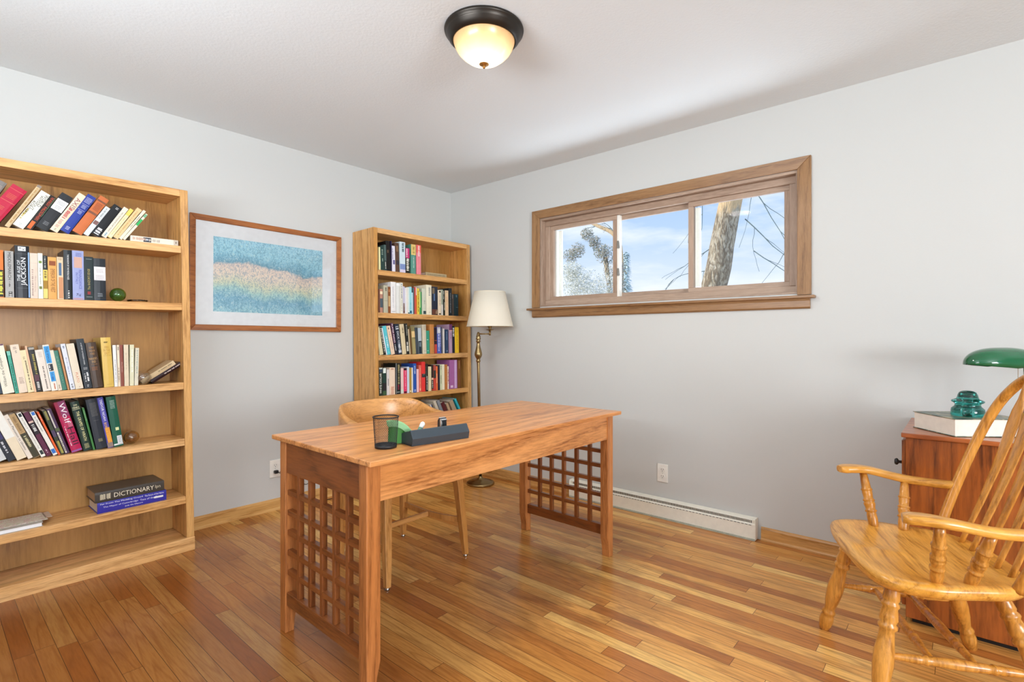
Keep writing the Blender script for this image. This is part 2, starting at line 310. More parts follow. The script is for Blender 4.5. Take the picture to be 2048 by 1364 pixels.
  (-0.679, -0.6502, 0.2163, -0.1281, 0.012, '#ead6bf', 'cream-pink paperback', 'cream-pink', False, [('l', 0.05, 0.1, '#6b5a50', 0.3, 0.7), ('l', 0.13, 0.16, '#3d3430', 0.45, 0.65), ('l', 0.68, 0.82, '#8a6a5e', 0.3, 0.8)]),
  (-0.6496, -0.6291, 0.1914, -0.1387, 0.012, '#eddcae', 'pale yellow-cream paperback', 'yellow-cream', False, [('k', 0.25, 0.97, '#5b4a3a', 0.5, 0.75), ('l', 0.16, 0.2, '#5b4a3a', 0.35, 0.65)]),
  (-0.6291, -0.6218, 0.2107, -0.1392, 0.012, '#e8bc98', 'thin peach paperback', 'thin peach', False, []),
  (-0.6209, -0.6008, 0.2048, -0.1336, 0.012, '#24211f', 'black paperback with gold and white print', 'black', False, [('b', 0.01, 0.06, '#a8a49a'), ('k', 0.16, 0.6, '#b0a04a', 0.4, 0.8), ('b', 0.62, 0.76, '#5a3440', 0.1, 0.9), ('k', 0.78, 0.96, '#dcd8d2', 0.25, 0.8)]),
  (-0.5992, -0.5705, 0.191, -0.1395, 0.012, '#eaded0', 'broad off-white paperback', 'off-white', False, [('k', 0.4, 0.93, '#6b5c54', 0.5, 0.68), ('l', 0.06, 0.18, '#b7a8a0', 0.35, 0.75)]),
  (-0.5698, -0.5474, 0.2136, -0.1396, 0.012, '#eee8dc', 'white paperback with bright blue panels', 'blue-panelled', False, [('b', 0.03, 0.4, '#3f9fdf', 0.1, 0.97), ('t', 0.05, 0.38, 'THE IMAGE', '#14447e', 0.35, 0.72), ('b', 0.42, 0.57, '#2b2b30', 0.25, 0.98), ('k', 0.44, 0.55, '#e2e2e2', 0.3, 0.55), ('b', 0.585, 0.8, '#3f9fdf', 0.25, 1.0), ('k', 0.62, 0.76, '#0f5aa8', 0.4, 0.8), ('k', 0.84, 0.96, '#c8692c', 0.5, 0.75)]),
  (-0.5467, -0.5327, 0.1889, -0.1507, 0.012, '#e6dac4', 'narrow cream paperback', 'narrow cream', False, [('k', 0.86, 0.95, '#8b7a66', 0.3, 0.7)]),
  (-0.5318, -0.5154, 0.1864, -0.1642, 0.012, '#3f7a68', 'bottle-green paperback', 'bottle-green', False, [('k', 0.15, 0.8, '#79a694', 0.4, 0.65)]),
  (-0.5137, -0.5058, 0.2019, -0.1611, 0.012, '#c08a5a', 'thin tan-brown paperback', 'tan-brown', False, []),
  (-0.5027, -0.4852, 0.2173, -0.158, 0.012, '#dfe2ea', 'white paperback with blue print', 'blue-printed white', False, [('k', 0.3, 0.7, '#9aa4c4', 0.4, 0.65), ('k', 0.88, 0.96, '#33373f', 0.3, 0.75), ('k', 0.05, 0.1, '#6a7690', 0.3, 0.7)]),
  (-0.4841, -0.4542, 0.2166, -0.1522, 0.012, '#e6d8c0', 'plain cream book with orange letters at its foot', 'orange-lettered cream', False, [('t', 0.64, 0.86, 'PLATO', '#d8744a', 0.38, 0.68), ('l', 0.95, 0.97, '#a85a4a', 0.5, 0.65)]),
  (-0.4508, -0.4212, 0.2386, -0.124, 0.012, '#2a3138', 'tall black paperback with white lettering', 'tall black', False, [('t', 0.08, 0.52, 'A HISTORY OF MODERN CHINA', '#e8e8e8', 0.45, 0.62), ('k', 0.68, 0.84, '#f0f0f0', 0.55, 0.8), ('l', 0.58, 0.63, '#c8c8c8', 0.3, 0.8), ('k', 0.7, 0.86, '#c8c8c8', 0.25, 0.42), ('l', 0.93, 0.96, '#f0f0f0', 0.4, 0.62)]),
  (-0.4202, -0.3789, 0.2196, -0.118, 0.012, '#4a382b', 'dark brown clothbound hardback', 'dark brown', True, [('h', 0.09, 0.135, 'FORD', '#c08f58', 0.28, 0.72), ('h', 0.16, 0.205, 'MADOX', '#c08f58', 0.22, 0.78), ('h', 0.225, 0.27, 'FORD', '#c08f58', 0.3, 0.7), ('h', 0.33, 0.38, "PARADE'S", '#c9a06a', 0.1, 0.85), ('h', 0.4, 0.45, 'END', '#c9a06a', 0.32, 0.68), ('b', 0.48, 0.485, '#b08050', 0.2, 0.8), ('l', 0.54, 0.6, '#a8693c', 0.2, 0.75)]),
  (-0.3768, -0.3366, 0.2434, -0.0456, 0.012, '#ddb95c', 'tall mustard-yellow hardback', 'mustard', True, [('k', 0.08, 0.115, '#7d6222', 0.25, 0.7), ('h', 0.175, 0.22, 'FIRE', '#b9852e', 0.32, 0.75), ('h', 0.235, 0.28, 'IN THE', '#b9852e', 0.2, 0.85), ('h', 0.295, 0.34, 'EAST', '#b9852e', 0.3, 0.8), ('b', 0.35, 0.353, '#9b7a30', 0.15, 0.9), ('b', 0.37, 0.373, '#9b7a30', 0.15, 0.9), ('l', 0.94, 0.96, '#b99a4a', 0.3, 0.8)]),
  (-0.3356, -0.3221, 0.2059, -0.0245, 0.012, '#eceae4', 'thin white paperback after the mustard book', 'thin white', False, [('k', 0.35, 0.9, '#9b9ba0', 0.4, 0.65)]),
  (-0.3209, -0.3108, 0.2064, -0.0144, 0.012, '#e8d6bc', 'thin buff paperback', 'thin buff', False, [('k', 0.05, 0.12, '#51453a', 0.3, 0.7), ('k', 0.55, 0.9, '#51453a', 0.3, 0.6)]),
  (-0.31, -0.2963, 0.2061, -0.0142, 0.012, '#8c4a3c', 'brick-red paperback', 'brick-red', False, [('t', 0.42, 0.66, 'Durkheim', '#d8b8a8', 0.4, 0.68)]),
  (-0.2952, -0.2761, 0.2069, -0.0014, 0.012, '#e0d0b4', 'beige paperback', 'beige', False, [('k', 0.2, 0.6, '#c7b698', 0.35, 0.6)]),
  (-0.2738, -0.2562, 0.2063, 0.0172, 0.012, '#ddd9b8', 'pale greenish-cream paperback', 'greenish-cream', False, [('k', 0.12, 0.65, '#fdfcf4', 0.4, 0.7)]),
  (-0.2541, -0.2383, 0.1892, 0.0369, 0.012, '#dcd5bf', 'short pale grey-green paperback', 'short grey-green', False, [('k', 0.06, 0.7, '#8fa49c', 0.35, 0.7)]),
 ],
 ('L', 3): [
  (-0.7617, -0.7162, 0.1985, -0.3475, 0.035, '#d2d5d4', 'pale grey paperback at the left edge', 'pale grey', False, [('k', 0.5, 0.9, '#aeb3b3', 0.3, 0.7)]),
  (-0.7154, -0.688, 0.2072, -0.3644, 0.035, '#22262e', 'black paperback with blue-purple top', 'black-blue', False, [('b', 0.0, 0.5, '#3b3566'), ('k', 0.55, 0.8, '#d6d6da', 0.35, 0.65)]),
  (-0.6872, -0.6519, 0.2348, -0.3572, 0.035, '#ead9bb', 'wide cream book with a white band', 'white-banded cream', False, [('b', 0.02, 0.55, '#efece2')]),
  (-0.6511, -0.6335, 0.2192, -0.3698, 0.035, '#e9dccc', 'cream paperback with long serif title', 'cream titled', False, [('t', 0.09, 0.8, 'From Plantation to Ghetto', '#2b241e', 0.32, 0.75)]),
  (-0.6327, -0.609, 0.2199, -0.377, 0.035, '#b59464', 'tan and olive-brown paperback', 'tan-olive', False, [('b', 0.44, 0.99, '#3f3b26'), ('k', 0.06, 0.4, '#8f6f45', 0.3, 0.7), ('k', 0.5, 0.75, '#c7bd8e', 0.3, 0.75)]),
  (-0.6073, -0.5901, 0.2246, -0.3691, 0.035, '#ebe7dc', 'white paperback with black squares at both ends', 'black-squared white', False, [('b', 0.02, 0.09, '#1e2b30', 0.25, 0.85), ('t', 0.12, 0.82, 'Paul Valery & That Extraordinary Year', '#6a6660', 0.35, 0.68), ('b', 0.86, 0.95, '#26322f', 0.25, 0.9)]),
  (-0.5883, -0.5692, 0.2225, -0.3553, 0.035, '#5c1f3d', 'maroon paperback with a black centre panel', 'maroon', False, [('b', 0.2, 0.24, '#d9b9a8'), ('b', 0.24, 0.5, '#241a20'), ('k', 0.28, 0.44, '#e3e3de', 0.2, 0.85), ('k', 0.85, 0.92, '#d8b6c2', 0.35, 0.65)]),
  (-0.5657, -0.5489, 0.2236, -0.358, 0.035, '#ede8dc', 'white paperback with blue squares at both ends', 'blue-squared white', False, [('b', 0.01, 0.08, '#2f6fc4', 0.2, 0.9), ('t', 0.12, 0.45, 'In Memoriam', '#3a3a48', 0.35, 0.72), ('b', 0.86, 0.96, '#2f6fc4', 0.1, 0.9)]),
  (-0.5481, -0.5401, 0.2204, -0.3367, 0.035, '#e4602a', 'thin bright orange paperback', 'bright orange', False, [('k', 0.06, 0.2, '#f6d9c8', 0.35, 0.65)]),
  (-0.5392, -0.5248, 0.2199, -0.2897, 0.035, '#3b3f2b', 'olive-patterned paperback', 'olive-patterned', False, [('b', 0.02, 0.22, '#8e8648', 0.3, 0.9), ('b', 0.45, 0.6, '#4e3f5c'), ('b', 0.7, 0.98, '#9c9448', 0.3, 0.95)]),
  (-0.523, -0.5058, 0.2255, -0.2906, 0.035, '#4a3150', 'purple paperback with white strips', 'purple strip', False, [('b', 0.03, 0.42, '#cfc6b8', 0.12, 0.42), ('b', 0.52, 0.98, '#ddd6c4', 0.12, 0.45), ('k', 0.56, 0.94, '#3b3a3a', 0.16, 0.4), ('b', 0.43, 0.5, '#55603a')]),
  (-0.4994, -0.4574, 0.2521, -0.2513, 0.035, '#b52352', 'thick magenta hardback with big white and black title', 'magenta', True, [('b', 0.0, 0.3, '#8e3462', 0.3, 0.98), ('b', 0.0, 0.28, '#9a1f42', 0.02, 0.3), ('t', 0.04, 0.44, 'Wolf', '#f5e9ee', 0.36, 0.86), ('t', 0.52, 0.86, 'Hall', '#3d0f28', 0.36, 0.9), ('l', 0.42, 0.5, '#e8b6c8', 0.55, 0.95), ('k', 0.48, 0.86, '#f0dfe6', 0.16, 0.24), ('b', 0.96, 0.99, '#8e5a9a', 0.02, 0.98)]),
  (-0.4557, -0.4214, 0.2443, -0.2012, 0.035, '#22362c', 'dark green hardback with cream lettering', 'dark green', True, [('h', 0.055, 0.095, 'JOHN', '#e8e4b4', 0.3, 0.7), ('h', 0.105, 0.14, 'STEINBECK', '#e8e4b4', 0.1, 0.9), ('b', 0.155, 0.16, '#e8e4b4', 0.05, 0.95), ('t', 0.2, 0.8, 'THE GRAPES OF WRATH', '#ece7a8', 0.38, 0.72), ('l', 0.86, 0.94, '#cfc98e', 0.25, 0.8)]),
  (-0.4195, -0.4112, 0.2125, -0.1886, 0.035, '#3e7a3e', 'thin leaf-green paperback', 'leaf-green', False, [('k', 0.05, 0.3, '#8ab47c', 0.3, 0.7)]),
  (-0.4075, -0.3627, 0.2484, -0.1567, 0.035, '#2c3038', 'wide charcoal-navy clothbound hardback', 'charcoal-navy', True, [('l', 0.08, 0.34, '#6d6a66', 0.25, 0.8), ('b', 0.43, 0.434, '#6d6a66', 0.3, 0.75), ('b', 0.8, 0.86, '#6f6a54', 0.35, 0.72)]),
  (-0.3623, -0.3379, 0.2535, -0.1584, 0.035, '#5552a8', 'purple-blue hardback with white capitals', 'purple-blue', True, [('t', 0.04, 0.46, 'TREVOR NOAH', '#f2f0f6', 0.3, 0.72), ('b', 0.6, 0.9, '#e0993c', 0.2, 0.98), ('t', 0.5, 0.86, 'BORN A CRIME', '#f0b84e', 0.25, 0.68), ('b', 0.9, 0.99, '#8e7a70')]),
  (-0.3373, -0.2976, 0.2529, -0.1205, 0.035, '#1d5a45', 'glossy green library hardback with white call label', 'green library', True, [('l', 0.08, 0.24, '#b8cfc4', 0.3, 0.8), ('b', 0.62, 0.68, '#dfe2a8', 0.45, 0.8), ('b', 0.79, 0.96, '#e8eaec', 0.45, 0.95), ('l', 0.81, 0.93, '#5a6670', 0.52, 0.9), ('b', 0.94, 0.97, '#dfe4e2')]),
 ],
 ('R', 0): [
  (0.0535, 0.0683, 0.1661, 0.0, 0.012, '#efe9b0', 'thin pale yellow book', 'pale yellow', False, []),
  (0.0692, 0.1032, 0.172, -0.0327, 0.012, '#27413c', 'dark green hardback with faint title', 'dark green', True, [('k', 0.12, 0.35, '#9db0a0', 0.3, 0.7), ('k', 0.5, 0.62, '#9db0a0', 0.4, 0.65)]),
  (0.1041, 0.1224, 0.1892, -0.0339, 0.012, '#4d625f', 'slim grey-green book', 'grey-green', False, [('b', 0.62, 0.97, '#23302e'), ('k', 0.66, 0.92, '#f0efe6', 0.3, 0.7)]),
  (0.124, 0.159, 0.2206, -0.0447, 0.012, '#1b1716', 'wide black-brown hardback', 'black-brown', True, [('b', 0.3, 0.4, '#5e4a38', 0.2, 0.6)]),
  (0.1596, 0.1678, 0.2258, 0.0033, 0.012, '#2d2547', 'slim dark violet hardback', 'dark violet', True, []),
  (0.1694, 0.1991, 0.1912, -0.0129, 0.012, '#e4e2ef', 'white and violet paperback', 'white-violet', False, [('b', 0.55, 0.72, '#6c6498', 0.3, 0.9), ('k', 0.1, 0.5, '#7d78a4', 0.1, 0.35)]),
  (0.2001, 0.2365, 0.217, -0.0294, 0.012, '#5a4034', 'mottled brown hardback', 'mottled brown', True, [('b', 0.1, 0.3, '#8a6a4c', 0.3, 0.8), ('b', 0.6, 0.75, '#34303c', 0.2, 0.9)]),
  (0.2392, 0.2919, 0.2323, 0.0, 0.012, '#cfdfe6', 'wide pale blue hardback with a dark title', 'pale blue', True, [('k', 0.04, 0.34, '#2b4a52', 0.35, 0.75), ('b', 0.72, 0.9, '#7f93c4'), ('b', 0.9, 0.99, '#d9cfe4')]),
  (0.2936, 0.3317, 0.1926, 0.0, 0.012, '#24231f', 'black paperback with pink top and white letters', 'pink-topped black', False, [('b', 0.01, 0.4, '#c43a74'), ('k', 0.03, 0.38, '#f0d4de', 0.15, 0.5), ('k', 0.42, 0.9, '#f4f1e2', 0.15, 0.85)]),
  (0.3439, 0.3917, 0.2268, 0.0, 0.012, '#5a9484', 'sage hardback with straw-yellow top half', 'sage and straw', True, [('b', 0.0, 0.36, '#e2c677'), ('k', 0.08, 0.3, '#9b7c3e', 0.35, 0.75), ('k', 0.42, 0.8, '#b8d0c4', 0.4, 0.65)]),
  (0.397, 0.4428, 0.2296, 0.0, 0.012, '#ec8a94', 'salmon-pink hardback beside bare shelf', 'salmon', True, [('b', 0.0, 0.26, '#ef6a5c'), ('k', 0.03, 0.4, '#fadfdc', 0.3, 0.7)]),
 ],
 ('R', 1): [
  (0.0599, 0.0847, 0.1722, 0.0, 0.012, '#b98672', 'striped rose and slate paperback', 'rose-slate', False, [('b', 0.1, 0.22, '#efdcb8'), ('b', 0.4, 0.78, '#4a5860')]),
  (0.0918, 0.1298, 0.2012, 0.0, 0.012, '#b9b49c', 'wide grey-beige hardback', 'grey-beige', True, [('k', 0.08, 0.2, '#4c4a42', 0.3, 0.7), ('b', 0.55, 0.56, '#8e8a76')]),
  (0.1308, 0.1526, 0.1935, 0.0, 0.012, '#8a5530', 'rusty patterned book', 'rusty patterned', False, [('b', 0.35, 0.75, '#c9a878', 0.1, 0.9), ('b', 0.1, 0.2, '#c08a5c', 0.2, 0.7)]),
  (0.1558, 0.2015, 0.2321, 0.0, 0.012, '#eceae8', 'tallest white hardback', 'tallest white', True, [('k', 0.15, 0.8, '#bcbcc4', 0.3, 0.5), ('l', 0.94, 0.96, '#2f2f38', 0.1, 0.85)]),
  (0.2035, 0.2378, 0.2294, 0.0, 0.012, '#e2e3de', 'white-grey hardback', 'white-grey', True, [('b', 0.03, 0.1, '#fbfbf8')]),
  (0.2403, 0.265, 0.233, 0.0, 0.012, '#ebe9d8', 'ivory paperback with grey capitals', 'ivory titled', False, [('k', 0.04, 0.5, '#8388a0', 0.3, 0.7), ('k', 0.55, 0.95, '#9a9a8c', 0.4, 0.6)]),
  (0.267, 0.2824, 0.2066, 0.0, 0.012, '#c9c5da', 'lilac and brown paperback', 'lilac-brown', False, [('b', 0.62, 0.98, '#6e4a3c'), ('k', 0.55, 0.9, '#d9cfc8', 0.3, 0.7)]),
  (0.2836, 0.2973, 0.1963, 0.0, 0.012, '#ecebef', 'thin white paperback', 'thin white', False, []),
  (0.2983, 0.3102, 0.2015, 0.0, 0.012, '#efe6d8', 'thin ivory paperback', 'thin ivory', False, []),
  (0.3113, 0.3274, 0.2026, 0.0, 0.012, '#dcebe6', 'thin mint-white paperback', 'mint-white', False, [('b', 0.95, 0.99, '#2b4a4c')]),
  (0.329, 0.3482, 0.2083, 0.0, 0.012, '#9fdde6', 'light aqua paperback', 'aqua', False, [('k', 0.5, 0.8, '#3d98a8', 0.3, 0.6), ('b', 0.88, 0.98, '#2b5f7a')]),
  (0.3492, 0.3592, 0.1649, 0.0, 0.012, '#c4e6f2', 'short sky-blue paperback', 'short sky-blue', False, []),
  (0.36, 0.3712, 0.2018, 0.0, 0.012, '#5a6f72', 'slim slate paperback', 'slim slate', False, []),
  (0.3751, 0.3973, 0.2097, 0.0, 0.012, '#c9564c', 'red paperback with orange foot', 'red', False, [('b', 0.0, 0.3, '#efd4cc', 0.6, 0.95), ('b', 0.32, 0.98, '#d8662e', 0.5, 0.98)]),
  (0.3992, 0.4227, 0.2009, 0.0, 0.012, '#ecce4c', 'yellow paperback with black print', 'yellow', False, [('k', 0.1, 0.9, '#4d4320', 0.35, 0.7)]),
  (0.4237, 0.4439, 0.1767, 0.0, 0.012, '#3f9a58', 'green and lime paperback', 'green-lime', False, [('b', 0.0, 0.7, '#dbe69a', 0.02, 0.4)]),
  (0.449, 0.4901, 0.204, 0.0, 0.012, '#cfd2be', 'pale sage hardback', 'pale sage', True, [('b', 0.86, 0.98, '#3c4a4c', 0.25, 0.9), ('k', 0.45, 0.6, '#a5ab98', 0.4, 0.7)]),
  (0.4914, 0.5464, 0.2362, 0.0, 0.012, '#efe7cf', 'wide ivory hardback', 'wide ivory', True, [('k', 0.08, 0.38, '#a3a29a', 0.4, 0.75), ('l', 0.9, 0.93, '#b99a8c', 0.5, 0.7)]),
  (0.5477, 0.6101, 0.2264, 0.0, 0.012, '#2b3140', 'wide night-blue pictorial hardback', 'night-blue', True, [('b', 0.05, 0.25, '#7a6a52', 0.05, 0.45), ('b', 0.25, 0.5, '#5a76a0', 0.3, 0.5), ('b', 0.8, 0.98, '#6a3f32'), ('b', 0.8, 0.96, '#b99a7c', 0.6, 0.95)]),
  (0.6115, 0.6455, 0.2041, 0.0, 0.012, '#ecd9bd', 'cream paperback with black marks at both ends', 'black-marked cream', False, [('b', 0.03, 0.1, '#17140f', 0.4, 0.9), ('k', 0.2, 0.6, '#8b7a6a', 0.5, 0.7), ('b', 0.92, 0.98, '#4a4038', 0.3, 0.9)]),
  (0.6466, 0.6653, 0.2092, 0.0, 0.012, '#a3ab98', 'narrow grey-green paperback', 'narrow grey-green', False, [('b', 0.58, 0.99, '#dcd6ce')]),
  (0.6662, 0.687, 0.2107, 0.0, 0.012, '#262a24', 'black paperback with white lettering', 'black lettered', False, [('k', 0.06, 0.36, '#e4e6dc', 0.2, 0.5), ('k', 0.5, 0.8, '#e9e6da', 0.5, 0.8)]),
  (0.6889, 0.7253, 0.2055, 0.0, 0.012, '#eac9a0', 'peach paperback', 'peach', False, [('k', 0.25, 0.8, '#dba47a', 0.35, 0.6), ('k', 0.04, 0.08, '#7d6a50', 0.3, 0.8)]),
  (0.7281, 0.7637, 0.2273, 0.0, 0.012, '#23282c', 'tall black paperback', 'tall black', False, [('k', 0.18, 0.9, '#9aa0a6', 0.45, 0.62)]),
  (0.7651, 0.7852, 0.1793, 0.0, 0.012, '#4a403a', 'short dark brown paperback', 'short dark brown', False, [('k', 0.03, 0.2, '#e4e0d6', 0.1, 0.3)]),
  (0.7866, 0.836, 0.1827, 0.0, 0.012, '#1f3338', 'short dark teal hardback', 'dark teal', True, [('b', 0.6, 0.61, '#7a98a0', 0.4, 0.9), ('k', 0.05, 0.15, '#5f7f88', 0.4, 0.7)]),
 ],
 ('R', 2): [
  (0.0544, 0.0859, 0.2026, -0.1324, 0.012, '#dcd0a6', 'pale straw paperback leaning left', 'pale straw', False, []),
  (0.0872, 0.1102, 0.2067, -0.1829, 0.012, '#25221d', 'black paperback with narrow white capitals', 'black narrow-titled', False, [('k', 0.04, 0.5, '#cfc6ae', 0.3, 0.75), ('k', 0.5, 0.9, '#e4dfd0', 0.4, 0.75)]),
  (0.1109, 0.1204, 0.2, -0.2, 0.012, '#e9edf2', 'thin white leaning paperback', 'thin white', False, []),
  (0.1217, 0.1515, 0.2135, -0.1938, 0.012, '#5cc3d0', 'turquoise paperback', 'turquoise', False, [('k', 0.36, 0.75, '#eaf6f8', 0.35, 0.75), ('b', 0.9, 0.94, '#8be0cf', 0.4, 0.7)]),
  (0.1554, 0.1895, 0.2139, -0.1988, 0.012, '#eccfb4', 'peach-pink paperback', 'peach-pink', False, [('k', 0.05, 0.1, '#33291f', 0.3, 0.6), ('k', 0.2, 0.85, '#8f7464', 0.45, 0.62)]),
  (0.1908, 0.2129, 0.2368, -0.1699, 0.012, '#5a3148', 'plum and black book with stacked white capitals', 'plum', False, [('t', 0.03, 0.62, 'PLAYER PIANO', '#f0e6ea', 0.2, 0.8), ('b', 0.64, 0.99, '#2b2b30'), ('k', 0.68, 0.88, '#cfcfd2', 0.3, 0.7)]),
  (0.2161, 0.2551, 0.228, -0.1413, 0.012, '#28303f', 'navy hardback with large white capitals', 'navy capitals', True, [('h', 0.07, 0.12, 'Pl', '#e9eef4', 0.2, 0.75), ('b', 0.14, 0.17, '#e9eef4', 0.15, 0.85), ('t', 0.24, 0.5, 'DICK', '#eef2f6', 0.3, 0.75), ('t', 0.53, 0.68, 'MOBY', '#c4cad6', 0.3, 0.75), ('k', 0.66, 0.86, '#dde2ea', 0.25, 0.8), ('b', 0.86, 0.95, '#c9ced8', 0.2, 0.85)]),
  (0.2565, 0.2947, 0.2287, -0.1051, 0.012, '#dccba4', 'tall parchment-coloured hardback', 'parchment', True, [('k', 0.1, 0.3, '#6f6244', 0.4, 0.75)]),
  (0.2975, 0.3224, 0.2345, -0.0804, 0.012, '#292924', 'black paperback with a white oval', 'black oval-marked', False, [('k', 0.05, 0.38, '#a9a99c', 0.4, 0.75), ('b', 0.6, 0.7, '#c9c6bc', 0.2, 0.7), ('b', 0.72, 0.9, '#e2dfcc', 0.1, 0.75)]),
  (0.3238, 0.3321, 0.1929, -0.0724, 0.012, '#dcc9a2', 'very thin cream paperback', 'very thin cream', False, []),
  (0.333, 0.3489, 0.1984, -0.0654, 0.012, '#6e4e2a', 'slim brown hardback', 'slim brown', True, []),
  (0.3509, 0.3843, 0.2141, -0.0662, 0.012, '#9a8c5c', 'olive-gold hardback with cream panel', 'olive-gold', True, [('b', 0.0, 0.16, '#8a7f58'), ('b', 0.18, 0.4, '#e9c78c'), ('b', 0.45, 0.99, '#a89a68', 0.2, 0.98)]),
  (0.3857, 0.41, 0.2048, -0.0449, 0.012, '#3d4650', 'slate-grey hardback', 'slate-grey', True, []),
  (0.4115, 0.4433, 0.2017, -0.0356, 0.012, '#b9c4cc', 'silver-blue paperback with black foot', 'silver-blue', False, [('b', 0.5, 0.99, '#26343e'), ('b', 0.55, 0.72, '#8fa4b0', 0.3, 0.8)]),
  (0.4526, 0.4898, 0.2292, -0.0186, 0.012, '#d6cdb4', 'tall oatmeal hardback', 'oatmeal', True, [('l', 0.03, 0.18, '#8a8472', 0.2, 0.85), ('l', 0.88, 0.91, '#a08a80', 0.3, 0.7)]),
  (0.4912, 0.5219, 0.1822, -0.0154, 0.012, '#3a9a7e', 'short emerald paperback', 'emerald', False, [('b', 0.38, 0.4, '#dff0ea', 0.1, 0.6), ('b', 0.86, 0.88, '#dff0ea', 0.2, 0.6)]),
  (0.5253, 0.5686, 0.2331, -0.0077, 0.012, '#c9874a', 'tall caramel-brown hardback', 'caramel', True, [('k', 0.5, 0.68, '#b46a30', 0.35, 0.65)]),
  (0.5701, 0.5974, 0.2053, -0.002, 0.012, '#2b2230', 'black and red paperback', 'black-red', False, [('b', 0.64, 0.99, '#c0483e'), ('b', 0.48, 0.5, '#b04a40')]),
  (0.6002, 0.6513, 0.2111, -0.0157, 0.012, '#4f5fae', 'blue hardback with a large white initial', 'blue initialled', True, [('b', 0.0, 0.24, '#b9bcc9', 0.02, 0.7), ('h', 0.06, 0.2, 'B', '#f3f3f3', 0.2, 0.7), ('k', 0.26, 0.9, '#c9cfee', 0.15, 0.5), ('k', 0.26, 0.75, '#dfe3f4', 0.6, 0.7), ('b', 0.0, 0.99, '#3d4252', 0.78, 0.99)]),
  (0.6646, 0.6764, 0.2022, 0.0016, 0.012, '#e9e2da', 'very thin white paperback', 'very thin white', False, []),
  (0.6853, 0.7183, 0.1936, -0.0022, 0.012, '#2f4462', 'short dark blue paperback', 'short dark blue', False, [('k', 0.08, 0.45, '#8fa4c4', 0.4, 0.62), ('l', 0.88, 0.92, '#e6eef6', 0.45, 0.7)]),
  (0.7289, 0.763, 0.2372, -0.0044, 0.012, '#b596ae', 'mauve hardback with dark plum top', 'mauve', True, [('b', 0.0, 0.2, '#6d3a66'), ('b', 0.2, 0.23, '#e0b09c'), ('k', 0.3, 0.5, '#7d5a78', 0.4, 0.65)]),
  (0.7654, 0.7907, 0.2242, -0.0054, 0.012, '#201f2c', 'black paperback with white initials', 'black initialled', False, [('k', 0.07, 0.38, '#f4f2ec', 0.15, 0.85)]),
  (0.7931, 0.8368, 0.2146, -0.0008, 0.012, '#ecc12c', 'bright yellow paperback', 'bright yellow', False, [('k', 0.05, 0.85, '#b08a14', 0.45, 0.65)]),
 ],
 ('R', 3): [
  (0.0486, 0.0772, 0.2032, 0.0, 0.014, '#2b3326', 'black-green paperback with upright white title', 'black-green titled', False, [('b', 0.0, 0.05, '#c9cfc4'), ('b', 0.06, 0.17, '#3a4658'), ('u', 0.2, 0.92, 'WHITE COLLAR', '#f4f2ea', 0.15, 0.7)]),
  (0.0785, 0.1104, 0.2007, 0.0, 0.014, '#1f3a33', 'dark pine-green book with white oval sticker', 'pine-green', False, [('b', 0.01, 0.19, '#e8efe6', 0.12, 0.9), ('b', 0.55, 0.82, '#2b2226'), ('b', 0.84, 0.98, '#3e5a3a')]),
  (0.1145, 0.1378, 0.1879, 0.0, 0.014, '#dcd3cf', 'pale mushroom paperback', 'mushroom', False, [('b', 0.36, 0.64, '#6b5c58', 0.45, 0.65)]),
  (0.1389, 0.1892, 0.2001, 0.0, 0.014, '#efd6bc', 'wide peach-cream hardback', 'wide peach-cream', True, [('k', 0.7, 0.97, '#d9a184', 0.15, 0.8), ('k', 0.03, 0.07, '#c08a6c', 0.2, 0.8)]),
  (0.1928, 0.2388, 0.2305, 0.0, 0.014, '#1e211e', 'wide black hardback with gold title', 'wide black', True, [('k', 0.05, 0.66, '#a59a6a', 0.4, 0.82), ('k', 0.7, 0.84, '#b83a52', 0.4, 0.68), ('b', 0.92, 0.95, '#8a9490', 0.2, 0.8), ('b', 0.0, 0.99, '#c9cfd2', 0.08, 0.14)]),
  (0.2402, 0.2661, 0.1928, 0.0, 0.014, '#ecccc4', 'pale rose paperback', 'pale rose', False, [('b', 0.84, 0.98, '#cfe0cf')]),
  (0.2675, 0.2966, 0.1903, 0.0, 0.014, '#e63c64', 'hot pink paperback with black ends', 'hot pink', False, [('b', 0.0, 0.08, '#1d1518'), ('k', 0.1, 0.8, '#f4c4d0', 0.4, 0.6), ('b', 0.92, 0.99, '#5a1428')]),
  (0.2981, 0.3196, 0.1999, 0.0, 0.014, '#cdd9e6', 'ice-blue paperback', 'ice-blue', False, []),
  (0.3207, 0.3403, 0.1918, 0.0, 0.014, '#b5903c', 'old-gold paperback', 'old-gold', False, [('b', 0.9, 0.97, '#efe2c0', 0.2, 0.7)]),
  (0.3415, 0.3546, 0.1923, 0.0, 0.014, '#ece4d2', 'slim ivory paperback', 'slim ivory', False, []),
  (0.3558, 0.3883, 0.2225, 0.0, 0.014, '#2a55a8', 'cobalt-blue hardback', 'cobalt', True, [('k', 0.08, 0.36, '#dfe8f6', 0.3, 0.65), ('l', 0.9, 0.97, '#e8eef8', 0.25, 0.75)]),
  (0.3899, 0.4109, 0.178, 0.0, 0.014, '#f2c4c4', 'baby-pink paperback', 'baby-pink', False, []),
  (0.4121, 0.4363, 0.2072, 0.0, 0.014, '#e46a58', 'coral-red paperback', 'coral', False, [('k', 0.1, 0.9, '#f6b49c', 0.4, 0.6), ('b', 0.86, 0.95, '#f6c49c', 0.3, 0.7)]),
  (0.439, 0.4761, 0.2325, 0.0, 0.014, '#e33a36', 'tall scarlet hardback with a black panel', 'scarlet', True, [('b', 0.4, 0.52, '#3c3c3a'), ('b', 0.41, 0.5, '#cfcfd0', 0.4, 0.9)]),
